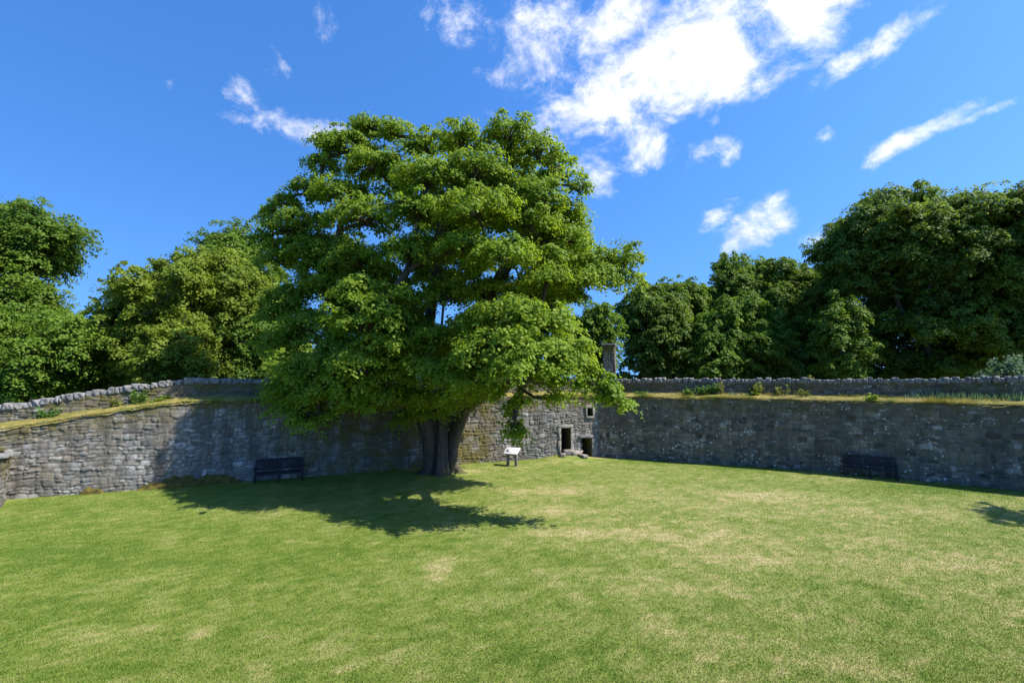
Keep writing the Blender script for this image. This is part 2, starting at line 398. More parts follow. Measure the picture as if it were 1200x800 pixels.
def grid_faces(nu, nv, keep=None):
    i = np.arange(nu - 1)[:, None]; j = np.arange(nv - 1)[None, :]
    a = i * nv + j
    f = np.stack([a, a + nv, a + nv + 1, a + 1], -1)
    if keep is not None: f = f[keep]
    return f.reshape(-1, 4)

def build_face(name, Q, Nn, s, z0f, topf, mat, parent, seed, step=.035, openings=(), setback=0.0, moss_len=1.0, rows=(.11, .30), wid=(.12, .46), flip=False, tree_shade=None):
    top = topf(s); bot = z0f(s)
    nz = int(round((top - bot).max() / step)) + 1
    zz = bot[:, None] + (top - bot)[:, None] * np.linspace(0, 1, nz)[None, :]
    ss = np.repeat(s[:, None], nz, 1)
    val, edge, rel = stone_field(ss, zz, seed, rows, wid)
    keep = np.ones((len(s) - 1, nz - 1), bool)
    for (s0, s1, z0, z1) in openings:
        sc_ = .5 * (s[1:] + s[:-1])[:, None]; zc = .25 * (zz[1:, 1:] + zz[:-1, 1:] + zz[1:, :-1] + zz[:-1, :-1])
        keep &= ~((sc_ > s0) & (sc_ < s1) & (zc > z0) & (zc < z1))
    sg = -1 if flip else 1
    off = rel - setback if not flip else -rel - setback
    X = Q[:, 0][:, None] + Nn[:, 0][:, None] * off; Y = Q[:, 1][:, None] + Nn[:, 1][:, None] * off
    V = np.stack([X, Y, zz], -1).reshape(-1, 3)
    topn = np.clip(1 - (top[:, None] - zz) / moss_len, 0, 1)
    if tree_shade: topn = np.maximum(topn, sstep(tree_shade[0], tree_shade[1], s)[:, None] * (1 - sstep(tree_shade[2], tree_shade[3], s))[:, None] * .8)  # painted tree shade along this stretch, merged into the moss mask
    o = npmesh(name, V, grid_faces(len(s), nz, keep), mat, parent, True,
               {'stone': val.ravel(), 'edge': edge.ravel(), 'moss_shade': topn.ravel()}, parent.location if parent else (0, 0, 0))
    if flip: o.data.flip_normals()
    return o

def rough_stone(mb, c, e, rz, rg, sub=2):
    """a rough squared field stone: rounded box with lumps"""
    n = 5
    V = []; Fs = []
    key = {}
    def vid(p):
        k = tuple(np.round(p, 5))
        if k not in key: key[k] = len(V); V.append(p)
        return key[k]
    lin = np.linspace(-1, 1, n)
    for ax in range(3):
        for sg in (-1, 1):
            for i in range(n - 1):
                for j in range(n - 1):
                    q = []
                    for (a, b) in ((lin[i], lin[j]), (lin[i + 1], lin[j]), (lin[i + 1], lin[j + 1]), (lin[i], lin[j + 1])):
                        p = np.zeros(3); p[ax] = sg; p[(ax + 1) % 3] = a; p[(ax + 2) % 3] = b; q.append(vid(p))
                    Fs.append(tuple(q) if sg > 0 else tuple(q[::-1]))
    P = np.array(V)
    sph = P / np.linalg.norm(P, axis=1)[:, None]
    P = P * .84 + sph * .20
    w = rg.uniform(2, 4, (4, 3)); ph = rg.uniform(0, 6, 4); am = rg.uniform(-.06, .06, 4)
    P = P * (1 + sum(a * np.sin(P @ ww + f) for a, ww, f in zip(am, w, ph)))[:, None]
    P = P * np.array(e) * .5
    t = rg.uniform(-.14, .14, 2)
    P[:, 0] += P[:, 2] * t[0]; P[:, 1] += P[:, 2] * t[1]
    cz, sz = math.cos(rz), math.sin(rz)
    P = P @ np.array([[cz, sz, 0], [-sz, cz, 0], [0, 0, 1]]) + np.array(c)
    mb.add(P, Fs)

SETB, PTH, WT = 1.15, .45, 1.9     # parapet set-back, parapet thickness, whole wall thickness
def build_wall(name, label, path, topf, partop, mat, seed, openings_px=(), origin=None, tree_shade_px=None):
    root = empty(name, origin, label, 'wall')
    s, Q, T, Nn = resample(path, .035)
    ops = []
    for (p0, p1, z0, z1) in openings_px: ops.append((px_to_s(p0, Q, s), px_to_s(p1, Q, s), z0, z1))
    ops = [(s[np.argmin(abs(s - a))], s[np.argmin(abs(s - b))], z0, z1) for a, b, z0, z1 in ops]
    build_face('masonry_face', Q, Nn, s, lambda q: np.full_like(q, -.25), topf, mat, root, seed, openings=ops, tree_shade=tree_shade_px and [px_to_s(v, Q, s) for v in tree_shade_px])
    # core: back face and ends
    k = slice(None, None, 12)
    q = Q[k]; nn = Nn[k]; tp = topf(s[k])
    B = q - nn * WT
    F0 = q - nn * .06
    n = len(q)
    V = np.concatenate([np.c_[B, np.full(n, -.4)], np.c_[B, tp - .03], np.c_[F0, tp - .03], np.c_[F0, np.full(n, -.4)]])
    i = np.arange(n - 1)
    fc = np.concatenate([np.stack([i + 1, i, i + n, i + 1 + n], 1), np.stack([i + n + 1, i + n, i + 2 * n, i + 2 * n + 1], 1)])
    fc = np.concatenate([fc, [[0, 3 * n, 2 * n, n]], [[n - 1, 2 * n - 1, 3 * n - 1, 4 * n - 1]]])
    npmesh('wall_core', V, fc, M_DARKROOM, root, False, None, origin)
    # wall walk: a grassy strip with a ragged front edge
    ns = len(s[::3]); cols = 9
    qq = Q[::3]; n3 = Nn[::3]; t3 = topf(s[::3]); s3 = s[::3]
    off = np.linspace(.055, -SETB - .03, cols)[None, :] + np.zeros((ns, 1))
    off[:, 0] += .05 * (fbm(s3 * 2.2, s3 * 0, seed + 40) - .3)
    zt = t3[:, None] + .035 + .16 * np.clip(-off / SETB, 0, 1) + .17 * (fbm(np.repeat(s3[:, None], cols, 1) * 1.6, off * 3, seed + 41) - .35)
    zt[:, 0] = t3 - .03 - .24 * fbm(s3 * 2.4, s3 * 0, seed + 43) ** 2
    zt[:, 1] -= .03
    V = np.stack([qq[:, 0][:, None] + n3[:, 0][:, None] * off, qq[:, 1][:, None] + n3[:, 1][:, None] * off, zt], -1).reshape(-1, 3)
    dr = .62 + .9 * (fbm(np.repeat(s3[:, None], cols, 1) * .7, off * 2, seed + 44) - .5)
    npmesh('wall_walk', V, grid_faces(ns, cols)[:, ::-1], M_TURF, root, True, {'dry': np.clip(dr, 0, 1).ravel()}, origin)
    # parapet
    pf = lambda q_: topf(q_) - .05
    build_face('parapet', Q, Nn, s, pf, partop, mat, root, seed + 100, setback=SETB, rows=(.11, .24), wid=(.2, .55))
    build_face('parapet', Q[::3], Nn[::3], s[::3], lambda q_: pf(q_) - 1.5, partop, mat, root, seed + 150, step=.1, setback=SETB + PTH, flip=True)
    # coping: rough stones set on edge
    rg = np.random.default_rng(seed + 200); mb = MB(); x = .1
    while x < s[-1] - .1:
        w = rg.uniform(.11, .30); hh = rg.uniform(.18, .33); xm = x + w / 2
        i = min(int(np.searchsorted(s, xm)), len(s) - 1)
        c = Q[i] - Nn[i] * (SETB + PTH / 2 - .02 + rg.uniform(-.03, .03))
        rough_stone(mb, (c[0], c[1], partop(np.array([xm]))[0] + hh * .40), (w * 1.02, PTH * rg.uniform(1.0, 1.2), hh), math.atan2(T[i][1], T[i][0]) + rg.uniform(-.12, .12), rg)
        x += w * .98
    mb.build('coping', M_COPE, root, True, origin)
    return root, s, Q, T, Nn, ops

# wall-head heights against plan X, turned into functions of s
sL, QL, TL, NL = resample(LEFT, .035); sR, QR, TR, NR = resample(RIGHT, .035)
def hfun(Q, s, xs, hs, seed, am):
    X = np.interp(s, s, Q[:, 0]); base = np.interp(X, xs, hs) + am * (fbm(s * .9, s * 0, seed, 3) - .5) * 2
    return lambda q: np.interp(q, s, base)
topL = hfun(QL, sL, [-40, -26, -19.7, -17.8, -16.2, -14.5, -10, 5.3], [1.2, 2.15, 2.72, 3.08, 3.40, 3.66, 3.66, 3.64], 61, .035)
parL = hfun(QL, sL, [-40, -26, -19.7, -17.8, -16.2, -14.5, -10, 5.3], [2.1, 2.9, 3.44, 3.88, 4.16, 4.42, 4.46, 4.46], 62, .03)
topR = hfun(QR, sR, [5, 14, 22, 31], [3.62, 3.60, 3.56, 3.56], 63, .03)
parR = hfun(QR, sR, [5, 14, 19.5, 22, 31], [4.44, 4.44, 4.45, 4.56, 4.7], 64, .02)

DOOR = (656.0, 666.6, .30, 1.78); LOW = (680.4, 691.2, .02, 1.16); WIN = (686.6, 693.2, 2.44, 2.92)
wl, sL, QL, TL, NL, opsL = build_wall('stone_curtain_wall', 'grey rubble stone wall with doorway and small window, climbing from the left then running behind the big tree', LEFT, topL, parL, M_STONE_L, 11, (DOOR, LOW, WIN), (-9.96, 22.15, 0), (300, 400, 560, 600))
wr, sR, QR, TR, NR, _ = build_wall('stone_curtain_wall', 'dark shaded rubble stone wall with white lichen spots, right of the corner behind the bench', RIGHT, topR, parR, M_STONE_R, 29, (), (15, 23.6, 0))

def wall_frame(sv):
    i = int(np.argmin(abs(sL - sv))); return np.array([*QL[i], 0]), np.array([*TL[i], 0]), np.array([*NL[i], 0]), math.atan2(TL[i][1], TL[i][0])
def opening(kind, op, depth, mat_in, surround, label=None):
    s0, s1, z0, z1 = op
    q, t, n, rz = wall_frame(.5 * (s0 + s1)); w = s1 - s0
    o3 = np.array(wl.location)
    def W(a, d, z): return q + t * a + n * d + np.array([0, 0, z])
    V = [W(-w / 2, .06, z0), W(w / 2, .06, z0), W(w / 2, .06, z1), W(-w / 2, .06, z1), W(-w / 2, -depth, z0), W(w / 2, -depth, z0), W(w / 2, -depth, z1), W(-w / 2, -depth, z1)]
    rv = npmesh(kind, V, np.array([(0, 4, 7, 3), (1, 2, 6, 5), (3, 7, 6, 2), (0, 1, 5, 4)]), mat_in, wl, False, None, o3)
    npmesh('inner_darkness', V, np.array([(4, 5, 6, 7)]), M_DARKROOM, rv, False, None, o3).name = 'recess_back'  # sheet closing the recess, its black standing in for the unlit interior
    mb = MB()
    if surround:
        jw = surround
        def st(a, z, ww, hh, pr=.075): mb.box(W(a, pr / 2 - .03, z), (ww, pr + .06, hh), rz, .006)
        nz = max(1, int(round((z1 - z0) / .42))); hh = (z1 - z0) / nz
        for k in range(nz):
            l1 = jw * (1.35 if k % 2 else .85); l2 = jw * (.85 if k % 2 else 1.35)
            st(-w / 2 - l1 / 2 - .004, z0 + hh * (k + .5), l1, hh - .012); st(w / 2 + l2 / 2 + .004, z0 + hh * (k + .5), l2, hh - .012)
        st(0, z1 + .09, w + jw * 2.4, .17, .085)
        st(0, z0 - .06, w + jw * 1.2, .11, .10)
        mb.build('surround', M_DRESS, rv, False, o3, .012)
    return rv
opening('doorway', opsL[0], 1.3, M_REVEAL, .13)
opening('doorway', opsL[1], 1.3, M_REVEAL, 0)
opening('window', opsL[2], .8, M_REVEAL, .09)
# lintel and right jamb of the low doorway
s0, s1, z0, z1 = opsL[1]; q, t, n, rz = wall_frame(.5 * (s0 + s1)); mb = MB()
mb.box(q + n * .03 + np.array([0, 0, z1 + .08]), (s1 - s0 + .3, .12, .15), rz, .012)
for k in range(3): mb.box(q + t * ((s1 - s0) / 2 + .2) + n * .03 + np.array([0, 0, z0 + .18 + .36 * k]), (.30, .10, .35), rz, .01)
mb.build('lintel', M_COPE, wl, False, wl.location, .015)

# chimney stack on the wall head at the corner
cz_ = at(714, 404, 29.6); mbf = MB(); root = empty('chimney_stack', (cz_[0], 29.6, 3.5), 'tall square rubble chimney stack rising above the wall near the corner', 'chimney')
def chimney():
    w, rz = .70, math.radians(-22); z0, z1 = 2.6, cz_[2] - .06
    c = np.array([cz_[0], 29.6]); ca, sa = math.cos(rz), math.sin(rz)
    for k, (dx, dy) in enumerate(((0, -1), (1, 0), (0, 1), (-1, 0))):
        nx, ny = dx * ca - dy * sa, dx * sa + dy * ca
        tx, ty = -ny, nx
        a = np.linspace(-w / 2, w / 2, 22)
        Qc = np.stack([c[0] + nx * w / 2 + tx * a, c[1] + ny * w / 2 + ty * a], 1); Nc = np.tile([nx, ny], (22, 1))
        build_face('stack_face', Qc, Nc, a + 3 * k + 1, lambda q: np.full_like(q, z0), lambda q: np.full_like(q, z1), M_STONE_L, root, 300 + k, rows=(.12, .2), wid=(.2, .4))
    mb = MB(); mb.box((c[0], c[1], z1 + .045), (w + .20, w + .20, .12), rz, .015); mb.build('chimney_cap', M_COPE, root, False, root.location, .02)
chimney()

# stub of a lower wall at the left edge of the lawn
def stub_wall():
    P = np.array([(-30.0, 15.5), (-18.4, 16.75), (-18.4, 16.85), (-19.7, 18.2)])
    root = empty('low_stone_wall', (-20, 16.5, 0), 'low stub of stone wall with mossy flat top at the left edge', 'wall')
    s, Q, T, Nn = resample(P, .035, .25)
    top = lambda q: np.full_like(q, 1.78)
    build_face('masonry_face', Q, Nn, s, lambda q: np.full_like(q, -.2), top, M_STONE_L, root, 77)
    mb = MB(); rg = np.random.default_rng(3); x = .3
    while x < s[-1] - .3:
        w = rg.uniform(.5, .95); i = int(np.searchsorted(s, min(x + w / 2, s[-1] - .1)))
        c = Q[i] - Nn[i] * .32; mb.box((c[0], c[1], 1.84), (w - .015, .80, .13), math.atan2(T[i][1], T[i][0]), .015); x += w
    mb.build('coping', M_COPE, root, False, root.location, .02)
    V = np.array([(-30, 16.1, 1.86), (-18.8, 17.2, 1.9), (-20.2, 18.3, 1.95), (-30, 18.0, 1.95)])
    n = 30; g = np.linspace(0, 1, n); A, Bq = np.meshgrid(g, g, indexing='ij')
    P3 = (V[0] * ((1 - A) * (1 - Bq))[..., None] + V[1] * (A * (1 - Bq))[..., None] + V[2] * (A * Bq)[..., None] + V[3] * ((1 - A) * Bq)[..., None])
    P3[..., 2] += .14 * fbm(A * 25, Bq * 8, 5)
    npmesh('moss_top', P3.reshape(-1, 3), grid_faces(n, n), M_MOSS, root, True, None, root.location)
stub_wall()

# ------------------------------------------------------------------ lawn and ground
def front_of_walls(x, y, margin=0.0):
    """signed distance in front of the wall faces (positive on the lawn)"""
    yl = np.interp(x, np.r_[QL[::20, 0]], QL[::20, 1]); yr = np.interp(x, QR[::20, 0], QR[::20, 1])
    return np.where(x < 5.28, yl, yr) - y
def lawn_z(x, y):
    z = .10 * (fbm(x * .12, y * .12, 90, 3) - .5)
    z = z + .26 * np.exp(-(((x - 3.3) / 1.5) ** 2 + ((y - 26.9) / .9) ** 2))       # trodden ramp at the door
    z = z + .18 * np.exp(-(((x + 3.5) / 1.5) ** 2 + ((y - 22.7) / 1.3) ** 2))     # swell round the tree's roots
    return z
def ground_at(px, py):
    d = ray(px, py); t = -H / d[2]; return d[0] * t, d[1] * t
PATCH = [(640, 576, 2.3, .9, .38), (520, 661, .35, .45, .6), (505, 680, .4, .3, .4), (880, 578, 2.2, .55, .25), (940, 585, 2.5, .6, .2), (700, 625, 1.6, .4, .35), (820, 630, 2.4, .5, .25),
         (880, 655, 1.7, .5, .25), (990, 780, .8, .35, .3), (760, 735, .8, .35, .3), (1000, 600, 2.2, .5, .25), (660, 600, 2.0, .5, .3), (330, 600, 2.2, 1.2, .18), (120, 740, .7, .3, .25), (235, 742, .25, .2, .4),
         (680, 537, 1.1, .5, .8), (596, 548, 1.2, .35, .35), (540, 553, 1.0, .4, .5), (850, 690, 1.6, .5, .22), (1120, 660, 2.2, .5, .2), (300, 775, .6, .25, .2), (60, 745, .9, .3, .22),
         (930, 548, 6, 1.1, -.5), (1110, 573, 5, 1.1, -.5), (780, 540, 3.5, .8, -.4), (330, 650, 2.5, 1.2, -.12), (640, 770, 1.2, .6, -.22), (980, 690, 1.4, .5, -.15), (60, 650, 2.5, .8, -.2)]
def dryness(x, y):
    u = x * .9 + y * .42; v = -x * .42 + y * .9
    d = .375 + .42 * (fbm(x * .55, y * .75, 201, 4) - .5) + .45 * (fbm(x * 2.1, y * 3.0, 202, 4) - .5) + .50 * (fbm(u * 2.2, v * 6.0, 203, 4) - .5) + .75 * (fbm(u * 5.5, v * 11.0, 206, 3) - .5)
    d = d + .11 * np.clip((x + 1) / 7, -1.0, 1.0)
    st = np.sin((x * .93 + y * .37) * 2 * math.pi / 1.15 + 1.5 * (fbm(x * .3, y * .3, 205, 2) - .5))     # mowing lanes
    d = d + .035 * st
    for (px, py, a, b, k) in PATCH:
        gx, gy = ground_at(px, py); wob = 1 + 1.1 * (fbm(x * 1.3, y * 1.3, int(px), 3) - .5)
        d = d + k * np.exp(-(((x - gx) / a) ** 2 + ((y - gy) / b) ** 2) * wob)
    return np.clip(d, 0, 1)
gx = np.linspace(-40, 36, 560); gy = np.linspace(-6, 31, 300)
GX, GY = np.meshgrid(gx, gy, indexing='ij')
lawn = npmesh('lawn', np.stack([GX, GY, lawn_z(GX, GY)], -1).reshape(-1, 3), grid_faces(560, 300), M_LAWN, None, True, {'dry': dryness(GX, GY).ravel()})
tag(lawn, kind='structure')
bigg = npmesh('ground', [(-3000, -3000, -.3), (3000, -3000, -.3), (3000, 3000, -.3), (-3000, 3000, -.3)], np.array([(0, 1, 2, 3)]), M_GROUND)
tag(bigg, kind='structure')

def blades(n, x, y, z, h, w, dry, name, mat, lean=.6):
    th = RNG.uniform(0, 2 * np.pi, n); dx, dy = np.cos(th), np.sin(th)
    la = RNG.uniform(0, 2 * np.pi, n); ll = h * lean * RNG.random(n)
    a = np.stack([x - dx * w / 2, y - dy * w / 2, z - .006], 1); b = np.stack([x + dx * w / 2, y + dy * w / 2, z - .006], 1)
    c = np.stack([x + np.cos(la) * ll, y + np.sin(la) * ll, z + np.sqrt(np.maximum(h * h - ll * ll, 1e-6))], 1)
    V = np.stack([a, b, c], 1).reshape(-1, 3)
    return npmesh(name, V, np.arange(3 * n).reshape(-1, 3), mat, None, False, {'dry': np.repeat(dry, 3)})
def make_grass():
    n = 2000000
    k = .35                                                 # distances drawn so that density falls off
    Y = (4.0 ** -k + RNG.random(n) * (28.5 ** -k - 4.0 ** -k)) ** (-1 / k)
    X = RNG.uniform(-1, 1, n) * (1.2 * Y + 6)
    dw = front_of_walls(X, Y)
    m = (dw > -.02) & (X > -24) & (X < 26) & ~((X < -18.7) & (Y > 16.7))
    m &= ~((((X + 3.55) / .85) ** 2 + ((Y - 22.75) / .75) ** 2) < 1)
    bare = np.exp(-(((X - 3.9) / 1.3) ** 2 + ((Y - 26.6) / .55) ** 2)) + .8 * np.exp(-(((X + 2.6) / 1.1) ** 2 + ((Y - 22.6) / .5) ** 2))
    m &= RNG.random(n) > bare * 1.1
    X, Y, dw = X[m], Y[m], dw[m]; n = len(X)
    d = dryness(X, Y)
    d = np.clip(d * .9 + RNG.normal(0, .28, n), 0, 1)
    edge_ = np.exp(-np.maximum(dw, 0) / .18)
    h = RNG.uniform(.018, .045, n) * (1 + 1.6 * edge_ * RNG.random(n))
    w = RNG.uniform(.006, .012, n) * (1 + Y / 26)
    o = blades(n, X, Y, lawn_z(X, Y), h, w, d, 'grass', M_BLADE, .95)
    tag(o, kind='stuff')
make_grass()
def walk_grass(s, Q, Nn, topf, n, seed, gold=.55, tall=1.0):
    rg = np.random.default_rng(seed)
    i = rg.integers(0, len(s), n); off = rg.uniform(-SETB + .02, .06, n)
    lip = rg.random(n) < .4; off = np.where(lip, rg.uniform(-.06, .09, n), off)
    x = Q[i, 0] + Nn[i, 0] * off; y = Q[i, 1] + Nn[i, 1] * off; z = topf(s[i]) + np.where(lip, -.02, .0)
    cl = fbm(s[i] * 1.1, off * 2, seed, 3)
    h = rg.uniform(.05, .20, n) * (.35 + 1.5 * cl) * tall; z = z + .16 * np.clip(-off / SETB, 0, 1)
    keep = rg.random(n) < 2.6 * (cl - .28)
    d = np.clip(gold + 1.9 * (fbm(s[i] * .8, off, seed + 3, 3) - .5) + rg.normal(0, .16, n), 0, 1)
    return [a[keep] for a in (x, y, z, h, d)]
a = [np.concatenate(v) for v in zip(walk_grass(sL, QL, NL, topL, 70000, 5, .26, .6), walk_grass(sR, QR, NR, topR, 75000, 6))]
o = blades(len(a[0]), a[0], a[1], a[2], a[3], RNG.uniform(.008, .016, len(a[0])), a[4], 'dry_grass', M_STRAW, .8); tag(o, kind='stuff')

# ------------------------------------------------------------------ trees
LEAFN = []
def leaf_cloud(C, Nrm, size, tint, rg, fold=.35):
    """kite-shaped folded leaves: centre, normal, length"""
    n = len(C)
    r = rg.normal(size=(n, 3)); u = np.cross(Nrm, r); u /= np.linalg.norm(u, axis=1)[:, None] + 1e-9
    v = np.cross(Nrm, u)
    s = size[:, None]
    base = C - u * s * .5; tip = C + u * s * .5 - Nrm * s * .16
    wl_ = rg.uniform(.38, .52, n)[:, None]
    l = C - u * s * .04 + v * s * wl_ - Nrm * s * fold * .25; r_ = C - u * s * .04 - v * s * wl_ - Nrm * s * fold * .25
    V = np.stack([base, r_, tip, l], 1).reshape(-1, 3)
    i = np.arange(n) * 4
    Fc = np.concatenate([np.stack([i, i + 1, i + 2], 1), np.stack([i, i + 2, i + 3], 1)])
    return V, Fc, np.repeat(tint, 4)

def tube_chain(mb, P, R, k=7):
    P = np.asarray(P, float); n = len(P)
    T = np.gradient(P, axis=0); T /= np.linalg.norm(T, axis=1)[:, None] + 1e-9
    up = np.array([.31, .17, .93]); 
    V = []
    for p, t, r in zip(P, T, R):
        a = np.cross(t, up); 
        if np.linalg.norm(a) < .1: a = np.cross(t, [1, 0, 0])
        a /= np.linalg.norm(a); b = np.cross(t, a)
        th = np.linspace(0, 2 * np.pi, k, endpoint=False)
        V.append(p + r * (np.cos(th)[:, None] * a + np.sin(th)[:, None] * b))
    Fs = [(i * k + j, i * k + (j + 1) % k, (i + 1) * k + (j + 1) % k, (i + 1) * k + j) for i in range(n - 1) for j in range(k)]
    mb.add(np.concatenate(V), Fs)

def twig_prisms(A, M, B, r):
    """thin three-sided twigs A -> M -> B"""
    n = len(A); th = np.array([0, 2.094, 4.189])
    d = B - A; d /= np.linalg.norm(d, axis=1)[:, None] + 1e-9
    a = np.cross(d, np.array([.3, .2, .93])); a /= np.linalg.norm(a, axis=1)[:, None] + 1e-9; b = np.cross(d, a)
    rings = []
    for P, f in ((A, 1), (M, .75), (B, .3)):
        rings.append(P[:, None] + (r * f)[:, None, None] * (np.cos(th)[None, :, None] * a[:, None] + np.sin(th)[None, :, None] * b[:, None]))
    V = np.concatenate(rings, 1).reshape(-1, 3); i = np.arange(n)[:, None] * 9
    q = []
    for lv in (0, 3):
        for j in range(3):
            k = (j + 1) % 3; q.append(np.concatenate([i + lv + j, i + lv + k, i + lv + 3 + k, i + lv + 3 + j], 1))
    return V, np.concatenate(q)

def make_tree(label, base, clumps, leafmat, barkmat, seed, stems=None, trunk_r=.35, fork=3.0, leaf=.16, sub_r=.55, sub_per=20, leaves_per=110,
              name='broadleaf_tree', cat='tree', group=None, trunk_custom=None, twig_r=.012, flat=.45, tint_by=None, loose=1.0, low=-.5):
    rg = np.random.default_rng(seed)
    base = np.array(base, float)
    root = empty(name, tuple(base), label, cat, group)
    # ---- skeleton
    nodes = []; par = []; 
    if stems is None: stems = [[base - [0, 0, .3], base + [rg.uniform(-.1, .1), rg.uniform(-.1, .1), fork * .5], base + [rg.uniform(-.3, .3), rg.uniform(-.3, .3), fork]]]
    attach_ok = []
    for st in stems:
        prev = -1
        for j, p in enumerate(st):
            if prev == -1 and nodes and np.linalg.norm(nodes[0] - p) < .01: prev = 0; continue
            nodes.append(np.array(p, float)); par.append(prev); prev = len(nodes) - 1; attach_ok.append(p[2] > base[2] + fork * .8)
    if not any(attach_ok): attach_ok[-1] = True
    depth = [0.0] * len(nodes)
    cl = np.array(clumps, float)
    forkp = nodes[-1] if len(stems) == 1 else np.array([base[0], base[1], base[2] + fork])
    order = np.argsort(np.linalg.norm(cl[:, :3] - forkp, axis=1))
    use = [0] * len(nodes); ends = {}
    for ci in order:
        tgt = cl[ci, :3] - [0, 0, cl[ci, 5] * .3]
        NA = np.array(nodes); d = np.linalg.norm(NA - tgt, axis=1)
        cost = d + .35 * np.array(depth) + np.where(NA[:, 2] > tgt[2] + .6, 2.0 + (NA[:, 2] - tgt[2]), 0) + np.where(np.array(attach_ok), 0, 1e6)
        b = int(np.argmin(cost)); p0 = NA[b]; L_ = d[b]
        ns = max(2, int(L_ / .7))
        pd = (NA[b] - NA[par[b]]) if par[b] >= 0 else np.array([0, 0, 1.0]); pd = pd / (np.linalg.norm(pd) + 1e-9)
        m = p0 + pd * L_ * .30 + (tgt - p0) * .18 + np.array([0, 0, .12 * L_])
        prev = b
        for k in range(1, ns + 1):
            t = k / ns; p = p0 * (1 - t) ** 2 + 2 * t * (1 - t) * m + tgt * t * t
            if k < ns: p = p + rg.normal(0, .05 + .012 * L_, 3)
            nodes.append(p); par.append(prev); attach_ok.append(True); depth.append(depth[prev] + L_ / ns * .6); use.append(0); prev = len(nodes) - 1
        ends[ci] = prev
    load = np.zeros(len(nodes))
    for e in ends.values(): load[e] += 1
    for i in range(len(nodes) - 1, -1, -1):
        if par[i] >= 0: load[par[i]] += load[i]
    load = np.maximum(load, .6)
    rad = trunk_r * (load / load.max()) ** .52
    rad = np.maximum(rad, .016)
    NA = np.array(nodes)
    mb = MB(); kids = {}
    for i, p in enumerate(par): kids.setdefault(p, []).append(i)
    for i in range(len(nodes)):
        p = par[i]
        main = p >= 0 and kids.get(p) and max(kids[p], key=lambda c: load[c]) == i and par[p] >= 0
        if p < 0 or main: continue
        ch = [p, i]; 
        while kids.get(ch[-1]): ch.append(max(kids[ch[-1]], key=lambda c: load[c]))
        R = [min(rad[c], rad[i] * 1.15) if k == 0 else rad[c] for k, c in enumerate(ch)]
        if p >= 0 and par[p] < 0: R[0] = R[0] * (1.35 if trunk_custom is None else 1)
        tube_chain(mb, NA[ch], R, 8 if R[0] > .08 else 5)
    if trunk_custom: trunk_custom(mb)
    # ---- foliage
    LC, LN, LS, LT, TA, TM, TB = [], [], [], [], [], [], []
    for ci in range(len(cl)):
        c = cl[ci, :3]; r3 = cl[ci, 3:6]
        kf = (r3[0] * r3[1]) ** .5
        nsub = max(5, int(sub_per * (kf / 1.5) ** 1.6))
        ct = tint_by(ci) if tint_by else rg.normal(0, .15)
        u = rg.normal(size=(nsub, 3)); u /= np.linalg.norm(u, axis=1)[:, None]
        u[:, 2] = np.where(u[:, 2] < low, -u[:, 2] * .6, u[:, 2])
        rr = rg.uniform(.45, 1.0, nsub) ** .7; spray = rg.random(nsub) < .16; rr = np.where(spray, rr * 1.0 + .32, rr)
        SC = c + u * rr[:, None] * r3
        SC += rg.normal(0, 1, (nsub, 3)) * np.array([.16, .16, .24]) * loose
        end = NA[ends[ci]]
        TA.append(np.tile(end, (nsub, 1)) + rg.normal(0, .06, (nsub, 3))); TB.append(SC); TM.append((end + SC) / 2 + np.array([0, 0, .10]) + rg.normal(0, .10, (nsub, 3)))
        outd = SC - c; outd[:, 2] *= .3; outd /= np.linalg.norm(outd, axis=1)[:, None] + 1e-6
        for k in range(nsub):
            n = int(leaves_per * rg.uniform(.55, 1.3)); R = sub_r * rg.uniform(.6, 1.3) * (.62 if spray[k] else 1); n = n // 2 if spray[k] else n
            fl_ = flat * rg.uniform(.4, 1.7); a = rg.uniform(0, 2 * np.pi, n); q = np.sqrt(rg.random(n)) * R * (1 + .35 * np.sin(a * rg.integers(2, 5) + rg.uniform(0, 6)))
            x = q * np.cos(a); y = q * np.sin(a)
            droop = .42
            tx, ty = rg.normal(0, .28, 2); z = x * tx + y * ty + fl_ * R * (1 - (q / R) ** 2) - fl_ * R * .6 + rg.normal(0, .09 * R + .02, n) - rg.random(n) ** 3 * R * .5
            o3 = outd[k] 
            p = np.stack([x, y, z - droop * (x * o3[0] + y * o3[1]) * .6], 1) + SC[k]
            nr = np.stack([x / R * .7 + o3[0] * .45, y / R * .7 + o3[1] * .45, np.full(n, .75)], 1) + rg.normal(0, .42, (n, 3))
            LC.append(p); LN.append(nr); LS.append(leaf * rg.uniform(.6, 1.25, n)); LT.append(np.clip(.5 + ct + rg.normal(0, .08) + rg.normal(0, .20, n), 0, 1))
    LC = np.concatenate(LC); LN = np.concatenate(LN); LN /= np.linalg.norm(LN, axis=1)[:, None]
    V, Fc, tn = leaf_cloud(LC, LN, np.concatenate(LS), np.concatenate(LT), rg)
    LEAFN.append(len(LC))
    npmesh('crown', V, Fc, leafmat, root, False, {'tint': tn}, base)
    TA, TM, TB = np.concatenate(TA), np.concatenate(TM), np.concatenate(TB)
    tv, tf = twig_prisms(TA, TM, TB, rg.uniform(.7, 1.4, len(TA)) * twig_r)
    VV = np.concatenate(mb.V + [tv]); off = mb.n
    npmesh('trunk', VV, [np.array(f) for f in mb.F.values()] + [tf + off], barkmat, root, True, None, base)
    return root

